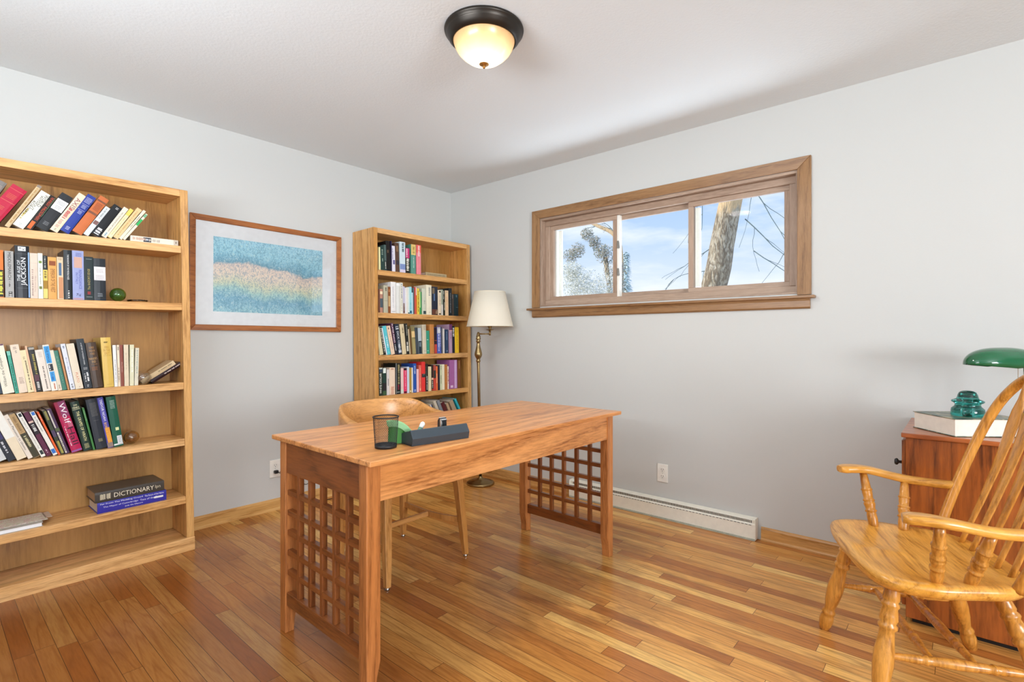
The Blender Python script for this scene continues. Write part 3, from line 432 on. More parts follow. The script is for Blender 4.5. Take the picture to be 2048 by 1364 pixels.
  (0.4782, 0.5037, 0.2152, 0.0, 0.014, '#2b2622', 'speckled black-brown book', 'speckled black-brown', False, [('k', 0.1, 0.5, '#5c6f62', 0.1, 0.4), ('k', 0.45, 0.95, '#e0dcd2', 0.4, 0.7)]),
  (0.5052, 0.5366, 0.1931, 0.0, 0.014, '#e6d8b0', 'wheat-coloured paperback', 'wheat', False, [('k', 0.15, 0.6, '#c4b890', 0.4, 0.6)]),
  (0.5387, 0.5584, 0.2049, 0.0, 0.014, '#3a2620', 'brown-black paperback with peach spot', 'brown-black', False, [('b', 0.5, 0.58, '#ecc0a0'), ('k', 0.62, 0.92, '#f0ecdc', 0.3, 0.7), ('b', 0.93, 0.99, '#b8402c')]),
  (0.5596, 0.584, 0.204, 0.0, 0.014, '#c9483a', 'rust-red paperback with dark middle', 'rust-red', False, [('b', 0.0, 0.2, '#a85048'), ('b', 0.21, 0.52, '#333a34')]),
  (0.5853, 0.6028, 0.1925, 0.0, 0.014, '#e5703c', 'slim orange paperback', 'slim orange', False, [('b', 0.3, 0.7, '#f4b28c', 0.3, 0.7)]),
  (0.6053, 0.626, 0.2011, 0.0, 0.014, '#2f2a33', 'slim charcoal book', 'slim charcoal', False, []),
  (0.6273, 0.6485, 0.2026, 0.0, 0.014, '#cfd4ae', 'pale lime paperback', 'pale lime', False, [('k', 0.05, 0.2, '#4f543c', 0.35, 0.65), ('k', 0.42, 0.75, '#4f543c', 0.35, 0.65)]),
  (0.6498, 0.6756, 0.2052, 0.0, 0.014, '#ece3c6', 'light cream paperback', 'light cream', False, []),
  (0.6769, 0.7069, 0.2029, 0.0, 0.014, '#b9743a', 'copper-brown paperback', 'copper-brown', False, [('k', 0.1, 0.7, '#d29a5c', 0.4, 0.6)]),
  (0.7081, 0.7226, 0.1876, 0.0, 0.014, '#efd9cc', 'slim white and rust striped paperback', 'rust-striped', False, [('k', 0.15, 0.75, '#a8401e', 0.1, 0.9)]),
  (0.7307, 0.8186, 0.2375, 0.0, 0.014, '#a4629a', 'very wide purple hardback', 'very wide purple', True, [('b', 0.01, 0.99, '#cba6d0', 0.6, 0.9), ('b', 0.88, 0.96, '#dcc0d8', 0.1, 0.42)]),
  (0.8209, 0.8561, 0.233, 0.0, 0.014, '#7a4a20', 'walnut-brown book', 'walnut-brown', True, [('b', 0.02, 0.3, '#a88448', 0.4, 0.6)]),
 ],
 ('R', 4): [
  (0.308, 0.3288, 0.1781, -0.2637, 0.02, '#ece6dc', 'white paperback leaning under the chair rail', 'white', False, [('k', 0.05, 0.2, '#8a8078', 0.2, 0.8)]),
  (0.3339, 0.3549, 0.1787, -0.274, 0.02, '#e6dcc8', 'eggshell paperback leaning left', 'eggshell', False, []),
  (0.36, 0.3813, 0.1794, -0.2845, 0.02, '#e8dfce', 'vanilla paperback leaning left', 'vanilla', False, []),
  (0.3948, 0.4163, 0.189, -0.3068, 0.02, '#caa07c', 'tan-rose paperback leaning left', 'tan-rose', False, []),
  (0.4547, 0.4731, 0.2108, -0.3434, 0.02, '#e6cdb6', 'pink-cream paperback leaning left', 'pink-cream', False, []),
  (0.4726, 0.491, 0.2009, -0.3426, 0.02, '#e9a878', 'apricot paperback leaning left', 'apricot', False, []),
  (0.4996, 0.5219, 0.2112, -0.3595, 0.02, '#4b3040', 'aubergine book leaning left', 'aubergine', True, []),
  (0.5309, 0.5498, 0.2162, -0.3717, 0.02, '#d6cf4a', 'yellow-green paperback leaning left', 'yellow-green', False, []),
  (0.5625, 0.5969, 0.2206, -0.3881, 0.02, '#b59a74', 'wide fawn hardback leaning left', 'wide fawn', True, []),
  (0.6104, 0.6337, 0.2194, -0.4003, 0.02, '#e6e2dc', 'white and blue paperback leaning left', 'white-blue', False, [('b', 0, 0.99, '#2e3a6a', 0.55, 0.98)]),
  (0.663, 0.6908, 0.2494, -0.4281, 0.02, '#d9cfba', 'bone-white book leaning left', 'bone-white', False, []),
  (0.7024, 0.7325, 0.2515, -0.4408, 0.02, '#8d9299', 'ash-grey book leaning left', 'ash-grey', True, []),
  (0.7377, 0.7784, 0.2273, -0.4482, 0.02, '#5e2428', 'wine-red hardback leaning left', 'wine-red', True, []),
  (0.7902, 0.8151, 0.2184, -0.46, 0.02, '#c4a684', 'beige paperback leaning left', 'beige', False, []),
  (0.8396, 0.8861, 0.2373, -0.4835, 0.02, '#b9a184', 'wide sand-coloured hardback leaning left', 'wide sand', True, []),
  (0.9085, 0.9344, 0.2565, -0.5025, 0.02, '#1fa3b4', 'turquoise-blue hardback leaning left', 'turquoise-blue', True, [('b', 0.0, 0.99, '#4fd0dc', 0.35, 0.6)]),
 ],
}
# ================================================================ materials
M_oak_x = wood('oak_along_x', '#ecbc80', '#dba25c', '#9c662c', 0, 1.)
M_oak_z = wood('oak_along_z', '#e2b070', '#d09850', '#936026', 2, 1.)
M_oak_y = wood('oak_along_y', '#ecbd80', '#dda661', '#ae783a', 1, 1.)
M_ply = wood('birch_plywood', '#c69452', '#a97a3a', '#7e5320', 2, .6, streak=.2, cath=.3, rough=.42)
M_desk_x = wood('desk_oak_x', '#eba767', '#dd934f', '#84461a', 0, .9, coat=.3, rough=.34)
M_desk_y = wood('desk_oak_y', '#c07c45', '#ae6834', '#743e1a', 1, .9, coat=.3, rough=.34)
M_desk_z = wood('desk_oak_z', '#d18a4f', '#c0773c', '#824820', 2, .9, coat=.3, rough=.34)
M_desk_shade_y = wood('desk_oak_end_shade_y', '#9a5a2c', '#884a20', '#57290e', 1, .9, coat=.3, rough=.34)  # darker desk oak: mostly the end panels' shade put into the colour
M_desk_shade_z = wood('desk_oak_end_shade_z', '#9a5a2c', '#884a20', '#57290e', 2, .9, coat=.3, rough=.34)  # same shade-darkened oak with upright grain
M_chair_wood = wood('chair_oak', '#d99f5c', '#c98c48', '#96602a', 2, 1.1, coat=.3, rough=.33)
M_chair_x = wood('chair_oak_x', '#dfa565', '#cf9350', '#9c6630', 0, 1.1, coat=.35, rough=.3)
M_wind_y = wood('windsor_oak_y', '#f4b85c', '#e8a23a', '#a26416', 1, 1., coat=.4, rough=.28)
M_wind_x = wood('windsor_oak_x', '#f4b85c', '#e8a23a', '#a26416', 0, 1., coat=.4, rough=.28)
M_wind_z = wood('windsor_oak_z', '#e6a44c', '#d48d32', '#905512', 2, 1., coat=.4, rough=.28)
M_cab = wood('cabinet_oak', '#b8682f', '#a1551f', '#4a2210', 2, .6, cath=1.5, coat=.35, rough=.3)
M_cab_y = wood('cabinet_oak_y', '#c4733d', '#b2602d', '#773818', 1, .8, coat=.35, rough=.3)
M_trim_y = wood('window_oak_y', '#a47c52', '#926a42', '#69482a', 1, 1.)
M_trim_z = wood('window_oak_z', '#a47c52', '#926a42', '#69482a', 2, 1.)
M_base_y = wood('baseboard_oak_y', '#dba766', '#cb9450', '#98682c', 1, .9)
M_trim_x = wood('trim_oak_x', '#e4b878', '#d8a764', '#ab7838', 0, .9)
M_vin_y = wood('window_frame_y', '#b8a08c', '#aa907b', '#8b7260', 1, .9, cath=.3, rough=.45, coat=0)
M_vin_z = wood('window_frame_z', '#b8a08c', '#aa907b', '#8b7260', 2, .9, cath=.3, rough=.45, coat=0)
M_pic = wood('picture_frame_oak', '#b4713b', '#a3602c', '#713d18', 0, 1., rough=.35)
M_brass = plain('#a28a60', .3, 1., mott=.12)
M_brass2 = plain('#d8b25a', .22, 1.)
M_white = plain('#efece4', .45)
M_black = plain('#17181a', .5)

def wall_mat():
    m, nt, b = newmat('wall_paint'); tc = nd(nt, 'ShaderNodeTexCoord')
    n = nd(nt, 'ShaderNodeTexNoise', i_Scale=140., i_Detail=4.); nt.links.new(tc.outputs['Object'], n.inputs['Vector'])
    n2 = nd(nt, 'ShaderNodeTexNoise', i_Scale=1.3, i_Detail=2.); nt.links.new(tc.outputs['Object'], n2.inputs['Vector'])
    setp(nt, b, col=mixc(nt, n2.outputs['Fac'], lin('#c8c9c6'), lin('#cccdca')), rough=.6, spec=.3); bump(nt, b, n.outputs['Fac'], .12, .002); return m
def ceil_mat():
    m, nt, b = newmat('ceiling_paint'); tc = nd(nt, 'ShaderNodeTexCoord')
    n = nd(nt, 'ShaderNodeTexNoise', i_Scale=90., i_Detail=5.); nt.links.new(tc.outputs['Object'], n.inputs['Vector'])
    setp(nt, b, col=lin('#e0e5e7'), rough=.7, spec=.25); bump(nt, b, n.outputs['Fac'], .3, .004); return m
def floor_mat():
    m, nt, b = newmat('oak_strip_floor'); tc = nd(nt, 'ShaderNodeTexCoord'); sp = nd(nt, 'ShaderNodeSeparateXYZ'); nt.links.new(tc.outputs['Object'], sp.inputs[0])
    X, Y = sp.outputs[0], sp.outputs[1]; w = .0585
    xr = mth(nt, 'DIVIDE', X, w); row = mth(nt, 'FLOOR', xr); fx = mth(nt, 'FRACT', xr)
    wn = nd(nt, 'ShaderNodeTexWhiteNoise', noise_dimensions='1D'); nt.links.new(row, wn.inputs['W'])
    wn2 = nd(nt, 'ShaderNodeTexWhiteNoise', noise_dimensions='1D'); nt.links.new(mth(nt, 'ADD', row, 37.3), wn2.inputs['W'])
    ln = mth(nt, 'ADD', .55, mth(nt, 'MULTIPLY', wn.outputs['Value'], .75))
    yy = mth(nt, 'ADD', mth(nt, 'DIVIDE', Y, ln), mth(nt, 'MULTIPLY', wn2.outputs['Value'], 9.)); seg = mth(nt, 'FLOOR', yy); fy = mth(nt, 'FRACT', yy)
    cb = nd(nt, 'ShaderNodeCombineXYZ'); nt.links.new(row, cb.inputs[0]); nt.links.new(seg, cb.inputs[1])
    wc = nd(nt, 'ShaderNodeTexWhiteNoise', noise_dimensions='2D'); nt.links.new(cb.outputs[0], wc.inputs['Vector'])
    tone = ramp(nt, wc.outputs['Value'], [(0, '#b06c30'), (.12, '#c67f3a'), (.5, '#de9e50'), (.8, '#eaad5c'), (1., '#f8c672')])
    # grain, shifted per board
    v = nd(nt, 'ShaderNodeCombineXYZ'); nt.links.new(mth(nt, 'ADD', X, mth(nt, 'MULTIPLY', wc.outputs['Value'], 31.)), v.inputs[0]); nt.links.new(mth(nt, 'MULTIPLY', Y, .07), v.inputs[1]); nt.links.new(mth(nt, 'MULTIPLY', row, .37), v.inputs[2])
    g1 = nd(nt, 'ShaderNodeTexNoise', i_Scale=9., i_Detail=2.); nt.links.new(v.outputs[0], g1.inputs['Vector'])
    g2 = nd(nt, 'ShaderNodeTexNoise', i_Scale=150., i_Detail=3., i_Roughness=.6); nt.links.new(v.outputs[0], g2.inputs['Vector'])
    rings = ramp(nt, mth(nt, 'FRACT', mth(nt, 'MULTIPLY', g1.outputs['Fac'], 11.)), [(0, '#000000'), (.2, '#ffffff'), (.8, '#ffffff'), (1, '#000000')])
    pores = ramp(nt, g2.outputs['Fac'], [(.38, '#000000'), (.58, '#ffffff')])
    c = mixc(nt, mth(nt, 'MULTIPLY', mth(nt, 'SUBTRACT', 1., rings), .4), tone, lin('#7f4d22'))
    c = mixc(nt, mth(nt, 'MULTIPLY', mth(nt, 'SUBTRACT', 1., pores), .28), c, lin('#6e3f1a'))
    # old dark water stains and worn amber varnish
    st = nd(nt, 'ShaderNodeTexNoise', i_Scale=1.5, i_Detail=4., i_Roughness=.6)
    mp = nd(nt, 'ShaderNodeMapping'); nt.links.new(tc.outputs['Object'], mp.inputs['Vector']); mp.inputs['Scale'].default_value = (2.2, 1., 1.); mp.inputs['Location'].default_value = (3.1, 1.7, 0)
    nt.links.new(mp.outputs[0], st.inputs['Vector'])
    c = mixc(nt, mth(nt, 'MULTIPLY', ramp(nt, st.outputs['Fac'], [(.55, '#000000'), (.72, '#ffffff')]), .4), c, lin('#6a4020'))
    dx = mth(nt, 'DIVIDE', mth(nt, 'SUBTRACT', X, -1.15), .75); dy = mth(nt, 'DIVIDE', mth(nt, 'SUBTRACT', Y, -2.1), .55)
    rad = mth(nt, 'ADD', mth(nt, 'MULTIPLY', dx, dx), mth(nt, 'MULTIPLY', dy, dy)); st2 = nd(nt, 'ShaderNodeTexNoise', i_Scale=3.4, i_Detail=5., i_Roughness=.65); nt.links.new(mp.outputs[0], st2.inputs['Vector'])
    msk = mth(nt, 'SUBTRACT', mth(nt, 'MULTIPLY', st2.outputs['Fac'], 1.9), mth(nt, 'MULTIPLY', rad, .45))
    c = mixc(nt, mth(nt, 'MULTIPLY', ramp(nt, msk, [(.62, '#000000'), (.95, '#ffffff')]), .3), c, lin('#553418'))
    # the floor turns deeper and redder towards the big bookcase
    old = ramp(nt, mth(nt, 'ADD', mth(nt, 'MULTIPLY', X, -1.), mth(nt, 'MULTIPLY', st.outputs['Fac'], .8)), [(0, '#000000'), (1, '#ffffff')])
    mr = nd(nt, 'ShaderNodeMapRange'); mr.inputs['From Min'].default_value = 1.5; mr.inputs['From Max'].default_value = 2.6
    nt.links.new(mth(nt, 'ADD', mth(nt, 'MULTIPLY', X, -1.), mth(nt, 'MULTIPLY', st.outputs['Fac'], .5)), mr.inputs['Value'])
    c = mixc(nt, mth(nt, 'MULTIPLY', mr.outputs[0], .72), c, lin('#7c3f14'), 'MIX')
    ex = mth(nt, 'MULTIPLY', mth(nt, 'MINIMUM', fx, mth(nt, 'SUBTRACT', 1., fx)), w)
    ey = mth(nt, 'MULTIPLY', mth(nt, 'MINIMUM', fy, mth(nt, 'SUBTRACT', 1., fy)), ln)
    seam = mth(nt, 'LESS_THAN', mth(nt, 'MINIMUM', ex, ey), .0009)
    c = mixc(nt, mth(nt, 'MULTIPLY', seam, .85), c, lin('#3a2110'))
    rr = mth(nt, 'ADD', .27, mth(nt, 'MULTIPLY', pores, -.03))
    setp(nt, b, col=c, rough=rr, spec=.45, coat=.12); b.inputs['Coat Roughness'].default_value = .3
    bump(nt, b, mth(nt, 'SUBTRACT', 1., seam), .25, .0008); return m
M_picglass = None
def glass(name, col='#ffffff', rough=0., ior=1.45):
    m, nt, b = newmat(name); setp(nt, b, col=lin(col), rough=rough, trans=1., ior=ior); return m
def pane_mat(ior=1.09, tint=(.97, .985, .985, 1)):
    """thin window glass: mostly clear with a faint reflection"""
    m, nt, b = newmat('window_glass'); nt.nodes.remove(b); out = nt.nodes['Material Output']
    t = nd(nt, 'ShaderNodeBsdfTransparent', i_Color=tint); g = nd(nt, 'ShaderNodeBsdfGlossy', i_Roughness=.01)
    fr = nd(nt, 'ShaderNodeFresnel', i_IOR=ior); mx = nd(nt, 'ShaderNodeMixShader')
    nt.links.new(fr.outputs[0], mx.inputs[0]); nt.links.new(t.outputs[0], mx.inputs[1]); nt.links.new(g.outputs[0], mx.inputs[2]); nt.links.new(mx.outputs[0], out.inputs['Surface']); return m
M_wall = wall_mat(); M_ceil = ceil_mat(); M_floor = floor_mat(); M_pane = pane_mat(); M_picglass = pane_mat(1.55, (1, 1, 1, 1))

# ================================================================ room shell
XL, YB, H = -3.85, -6.5, 2.44  # rear wall set far back, out of view, for more even light
def slab(name, x0, x1, y0, y1, z0, z1, m): return struct(MB().box(x0, x1, y0, y1, z0, z1).build(name, m))
slab('floor', XL-.15, .15, YB-.15, .15, -.1, 0, M_floor)
slab('ceiling', XL-.15, .15, YB-.15, .15, H, H+.12, M_ceil)
slab('wall_back', XL-.15, .15, 0, .14, 0, H, M_wall)
WY0, WY1, WZ0, WZ1 = -2.79, -1.01, 1.385, 2.06     # opening of the high window
w = MB(); w.box(0, .14, WY1, .0, 0, H); w.box(0, .14, YB-.15, WY0, 0, H); w.box(0, .14, WY0, WY1, 0, WZ0); w.box(0, .14, WY0, WY1, WZ1, H)
struct(w.build('wall_right', M_wall))
w = MB(); a, b_, c_, d_ = -3.6, -1.3, .8, 2.25
w.box(XL-.15, a, YB-.14, YB, 0, H); w.box(b_, .0, YB-.14, YB, 0, H); w.box(a, b_, YB-.14, YB, 0, c_); w.box(a, b_, YB-.14, YB, d_, H)
struct(w.build('wall_front', M_wall))
w = MB(); a, b_, c_, d_ = -3.0, -1.2, 1.4, 2.25
w.box(XL-.14, XL, YB, a, 0, H); w.box(XL-.14, XL, b_, 0, 0, H); w.box(XL-.14, XL, a, b_, 0, c_); w.box(XL-.14, XL, a, b_, d_, H)
struct(w.build('wall_left', M_wall))
def simple_window(name, x0, x1, y0, y1, z0, z1, along):
    root = MB(); t = .05
    if along == 'x':
        root.box(x0, x1, y0, y1, z0, z0+t); root.box(x0, x1, y0, y1, z1-t, z1); root.box(x0, x0+t, y0, y1, z0+t, z1-t); root.box(x1-t, x1, y0, y1, z0+t, z1-t); xm = (x0+x1)/2; root.box(xm-.025, xm+.025, y0, y1, z0+t, z1-t)
    else:
        root.box(x0, x1, y0, y1, z0, z0+t); root.box(x0, x1, y0, y1, z1-t, z1); root.box(x0, x1, y0, y0+t, z0+t, z1-t); root.box(x0, x1, y1-t, y1, z0+t, z1-t); ym = (y0+y1)/2; root.box(x0, x1, ym-.025, ym+.025, z0+t, z1-t)
    struct(root.build(name, M_trim_y, bev=.003))
simple_window('added_window_rear', -3.6, -1.3, YB-.1, YB-.04, .8, 2.25, 'x')  # unseen window added to let the rear fill light in
simple_window('added_window_side', XL-.1, XL-.04, -3.0, -1.2, 1.4, 2.25, 'y')  # likewise added out of view, for the side fill

# baseboards with quarter-round shoe
def board_prof(): return [(0,0),(.019,0),(.019,.008),(.017,.013),(.012,.017),(.012,.064),(.009,.072),(.004,.076),(0,.076)]
b1 = MB(); b1.prism([(-a, z) for a, z in board_prof()], -2.22+.0, -.01, 0); struct(b1.build('baseboard_back', M_trim_x))
b2 = MB(); b2.prism([(-a, z) for a, z in board_prof()], -1.30, -.012, 1); b2.prism([(-a, z) for a, z in board_prof()], YB, -2.60, 1); struct(b2.build('baseboard_right', M_base_y))
# recolour the copy of the trim oak for the warmer baseboard
# ================================================================ high window in the right wall
wf = MB()
def casing_ring(mb, y0, y1, z0, z1, w_, x0, x1, sill=True):
    # mitred flat casing with a stepped inner edge
    for (ya, yb, za, zb, yc, yd, zc, zd) in ((y0, y1, z1, z1, y0+w_, y1-w_, z1-w_, z1-w_),):
        mb.hexa([(x0,ya,za),(x0,yb,zb),(x0,yd,zd),(x0,yc,zc)], [(x1,ya,za),(x1,yb,zb),(x1,yd,zd),(x1,yc,zc)])
    mb.hexa([(x0,y0,z0),(x0,y0+w_,z0),(x0,y0+w_,z1-w_),(x0,y0,z1)], [(x1,y0,z0),(x1,y0+w_,z0),(x1,y0+w_,z1-w_),(x1,y0,z1)])
    mb.hexa([(x0,y1-w_,z0),(x0,y1,z0),(x0,y1,z1),(x0,y1-w_,z1-w_)], [(x1,y1-w_,z0),(x1,y1,z0),(x1,y1,z1),(x1,y1-w_,z1-w_)])
CY0, CY1, CZ0, CZ1 = -2.851, -.943, 1.378, 2.122
win = empty('window_1', (0, -1.9, 1.378)); struct(win)
def wpart(mb, name, m, bev=.002):
    o = mb.build(name, m, bev=bev); o.parent = win; o.location = (0, 1.9, -1.378); return o
c = MB()
c.hexa([(-.02,CY0,CZ1),(-.02,CY1,CZ1),(-.012,CY1-.068,CZ1-.062),(-.012,CY0+.068,CZ1-.062)], [(-.0005,CY0,CZ1),(-.0005,CY1,CZ1),(-.0005,CY1-.068,CZ1-.062),(-.0005,CY0+.068,CZ1-.062)]); wpart(c, 'casing_head', M_trim_y)
for sgn, ya in ((1, CY0), (-1, CY1)):
    c = MB(); yb = ya+sgn*.068
    c.hexa([(-.02,ya,CZ0),(-.012,yb,CZ0),(-.012,yb,CZ1-.062),(-.02,ya,CZ1)], [(-.0005,ya,CZ0),(-.0005,yb,CZ0),(-.0005,yb,CZ1-.062),(-.0005,ya,CZ1)])
    wpart(c, 'casing_side', M_trim_z)
c = MB(); c.box(-.042, .02, -2.871, -.905, 1.358, 1.374); wpart(c, 'window_sill', M_trim_y, .004)
c = MB(); c.prism([(-.0005,1.303),(-.010,1.303),(-.019,1.312),(-.019,1.345),(-.022,1.358),(-.0005,1.358)], -2.846, -.943, 1); wpart(c, 'apron', M_trim_y, .001)
def frame_ring(mb, y0, y1, z0, z1, t, x0, x1, tb=None):
    tb = tb or t
    mb.box(x0, x1, y0, y1, z1-t, z1); mb.box(x0, x1, y0, y1, z0, z0+tb); mb.mi = 1; mb.box(x0, x1, y0, y0+t, z0+tb, z1-t); mb.box(x0, x1, y1-t, y1, z0+tb, z1-t)
c = MB(); frame_ring(c, WY0, WY1, WZ0-.003, WZ1, .016, .0, .13); wpart(c, 'jamb', [M_vin_y, M_vin_z])
c = MB(); frame_ring(c, WY0+.016, WY1-.016, WZ0+.013, WZ1-.016, .042, .045, .125, .036); wpart(c, 'window_frame', [M_vin_y, M_vin_z], .003)
IY0, IY1, IZ0, IZ1 = WY0+.056, WY1-.056, WZ0+.048, WZ1-.057   # inside the frame
M_vinyl = plain('#f2efe6', .4)
def sash(y0, y1, x0, x1, name='sash', white=True):
    s = MB(); frame_ring(s, y0, y1, IZ0, IZ1, .031, x0, x1, .029); o = wpart(s, name, [M_vin_y, M_vin_z], .002)
    g = MB(); g.box((x0+x1)/2-.002, (x0+x1)/2+.002, y0+.029, y1-.029, IZ0+.027, IZ1-.029); g.build('pane', M_pane, o)
    return o
sash(-1.640, IY1, .058, .082)
sash(-2.175, -1.600, .092, .114)
sash(IY0, -2.150, .058, .082)
c = MB(); c.box(.115, .13, IY1-.066, IY1-.031, IZ0+.03, IZ1-.03); c.box(.084,.115,IY1-.043,IY1-.031,IZ0+.031,IZ1-.031); wpart(c, 'vinyl_jamb', M_vinyl, .001)
c = MB(); c.box(.083, .091, -1.662, -1.641, IZ0+.002, IZ1-.002); c.box(.060,.082,-1.660,-1.6415,IZ0+.002,IZ1-.002); wpart(c, 'vinyl_mullion', M_vinyl, .001)
c = MB(); c.box(.084, .112, -2.214, -2.185, IZ0+.034, IZ1-.036); wpart(c, 'vinyl_mullion', M_vinyl, .001)
for z in (1.605, 1.795):
    c = MB(); c.box(.050, .060, -1.6575, -1.6475, z-.026, z+.026); c.tube([(.053,-1.655,z+.02),(.046,-1.664,z+.012),(.044,-1.668,z-.012),(.053,-1.664,z-.026)], .0035, 6)
    wpart(c, 'sash_lock', plain('#8d8a84', .4), .001)

# ================================================================ outdoors, as seen through the high window
struct(MB().box(.5, 40, -30, 30, -.75, -.7).build('ground', plain('#dfe3e6', .9)))
def bark():
    m, nt, b = newmat('bark'); tc = nd(nt, 'ShaderNodeTexCoord'); mp = nd(nt, 'ShaderNodeMapping'); nt.links.new(tc.outputs['Object'], mp.inputs['Vector']); mp.inputs['Scale'].default_value = (1, 1, .35)
    v = nd(nt, 'ShaderNodeTexVoronoi', i_Scale=22.); n = nd(nt, 'ShaderNodeTexNoise', i_Scale=14., i_Detail=6.); nt.links.new(mp.outputs[0], n.inputs['Vector'])
    mv = mixc(nt, .25, mp.outputs[0], n.outputs['Color']); nt.links.new(mv, v.inputs['Vector'])
    c = ramp(nt, v.outputs['Distance'], [(.0, '#f2e8d6'), (.35, '#dccdb4'), (.7, '#9c8a74')]); c = mixc(nt, n.outputs['Fac'], c, lin('#f0e4d0'), 'MULTIPLY')
    sp = nd(nt, 'ShaderNodeSeparateXYZ'); nt.links.new(tc.outputs['Object'], sp.inputs[0])
    bare = ramp(nt, mth(nt, 'ADD', sp.outputs[2], mth(nt, 'MULTIPLY', n.outputs['Fac'], .5)), [(0, '#000000'), (1, '#ffffff')])
    mr = nd(nt, 'ShaderNodeMapRange'); nt.links.new(mth(nt, 'ADD', sp.outputs[2], mth(nt, 'MULTIPLY', n.outputs['Fac'], .5)), mr.inputs['Value']); mr.inputs['From Min'].default_value = 3.62; mr.inputs['From Max'].default_value = 3.72
    c = mixc(nt, mr.outputs[0], c, lin('#f6cf9c'))
    setp(nt, b, col=c, rough=.9); bump(nt, b, v.outputs['Distance'], .8, .03); return m
M_bark = bark(); M_twig = plain('#7c8a86', .8)
tree = empty('bare_tree', (3.5, -.45, -.7)); tag(tree, 'leaning bare tree trunk with rough bark and thin branches outside the window', 'tree')
t = MB(); pts = smooth_path([(0,.1,0),(.0,-.17,1.2),(0,-.62,2.5),(0,-.73,3.05),(0,-.83,3.55),(0,-1.02,4.4),(0,-1.3,5.4)], 6)
t.tube(pts, [.175-.0011*i*1.6 for i in range(len(pts))], 20); t.build('trunk', M_bark, tree)
rnd = random.Random(4)
def branch(mb, p, d, L, r, depth):
    pts = [Vector(p)]; d = Vector(d).normalized(); n = 7
    for i in range(n):
        d = (d+Vector((rnd.uniform(-.16,.16), rnd.uniform(-.2,.2), rnd.uniform(-.2,.14)))).normalized(); pts.append(pts[-1]+d*L/n)
    mb.tube(pts, [max(.0022, r*(1-.8*i/n)) for i in range(n+1)], 5)
    if depth > 0:
        for k in range(4):
            q = pts[rnd.randint(1, n-1)]; e = (d+Vector((rnd.uniform(-.5,.5), rnd.uniform(-1.,1.), rnd.uniform(-.9,.6)))).normalized(); branch(mb, q, e, L*.5, r*.5, depth-1)
for (p, d, L, r) in (((0,-.9,4.0),(.0,-.35,-.9),1.5,.016), ((0,-1.25,4.6),(0,-.45,-.9),1.5,.02), ((0,-1.0,3.3),(0,-.45,-.5),1.1,.014), ((0,-1.45,4.6),(.1,-.2,-1),1.3,.016),
                     ((0,-.5,4.2),(0,.15,-1),1.3,.014), ((0,-.6,3.0),(0,.5,-.3),.7,.012), ((0,-.6,2.7),(0,.7,.1),.7,.012), ((0,-1.1,2.9),(0,-.7,-.6),1.0,.012)):
    b_ = MB(); branch(b_, p, d, L, r*.55, 1); b_.build('branch', M_twig, tree)
def shrub(name, loc, lobes, leaf, cols, n, label, cat, seed, trunkpts):
    rt = empty(name, loc); tag(rt, label, cat); rg = random.Random(seed); mb = MB()
    for i in range(n):
        cx, cy, cz, rr = lobes[rg.randrange(len(lobes))]
        v = Vector((rg.gauss(0,1), rg.gauss(0,1), rg.gauss(0,1))).normalized()*rr*(rg.random()**.4)
        p = Vector((cx,cy,cz))+v; a = Vector((rg.gauss(0,1), rg.gauss(0,1), rg.gauss(0,1))).normalized(); b2 = a.orthogonal().normalized(); s_ = leaf*rg.uniform(.6,1.4)
        mb.mi = rg.randrange(len(cols)); mb.add([p-a*s_, p+b2*s_*.35, p+a*s_, p-b2*s_*.35], [(0,1,2,3)])
    o = mb.build('foliage', [plain(c_, .8) for c_ in cols], rt)
    tb = MB(); tb.tube([Vector(q) for q in trunkpts], [.06-.008*i for i in range(len(trunkpts))], 8); tb.build('stem', M_bark, rt); return rt
shrub('snowy_bush', (4.8, 1.6, -.7), [(0,.3,2.9,.30),(0,.05,2.75,.36),(0,-.3,2.65,.32),(.1,.45,3.1,.2),(0,.4,2.5,.4),(0,-.1,2.4,.45)], .022, ['#faf6e8','#f0ecd8','#dcd9c4','#fffdf4'], 9000, 'pale snow-dusted bush filling the lower left window pane', 'bush', 3, [(0,.2,0),(0,.2,1.2),(0,.1,2.6)])
shrub('evergreen_tree', (5.7, 1.926, -.7), [(0, 0.532, 3.642, 0.162), (0, 0.304, 3.925, 0.14), (0, 0.13, 3.751, 0.13), (0, -0.13, 3.469, 0.216), (0, -0.304, 3.078, 0.238), (0, -0.022, 3.555, 0.162), (0, -0.358, 2.774, 0.216), (0, 0.706, 3.534, 0.162)], .024, ['#b5b29c','#c2b8a0','#95a393','#cfc7b0','#e0ccb4'], 4200, 'grey-green bushy evergreen tree seen through the left window pane', 'tree', 8, [(0, -0.326, 0), (0, -0.347, 1.796), (0, -0.109, 3.425)])
lt = empty('distant_tree', (6.8, 2.103, -.7)); tag(lt, 'slanting bare grey branch of a tree high in left window pane', 'tree')
b_ = MB(); b_.tube(smooth_path([(0, -0.025, 0), (0, 0.0, 2.037), (0, 0.0, 3.644), (0, 0.148, 4.089), (0, 0.556, 4.336), (0, 1.112, 4.633)], 5), [.085-.0024*i for i in range(26)], 8); b_.build('trunk', M_bark, lt)
b_ = MB(); branch(b_, (0,0.15,4.09), (0,.1,1), .5, .012, 2); b_.build('branch', M_twig, lt)
b_ = MB(); branch(b_, (0,0.56,4.34), (0,.9,-.1), .4, .01, 1); b_.build('branch', M_twig, lt)
cf_ = empty('conifer', (9., 3.18, -.7)); tag(cf_, 'pale bluish-green pointed conifer low in the middle window pane', 'tree')
b_ = MB(); rg = random.Random(5)
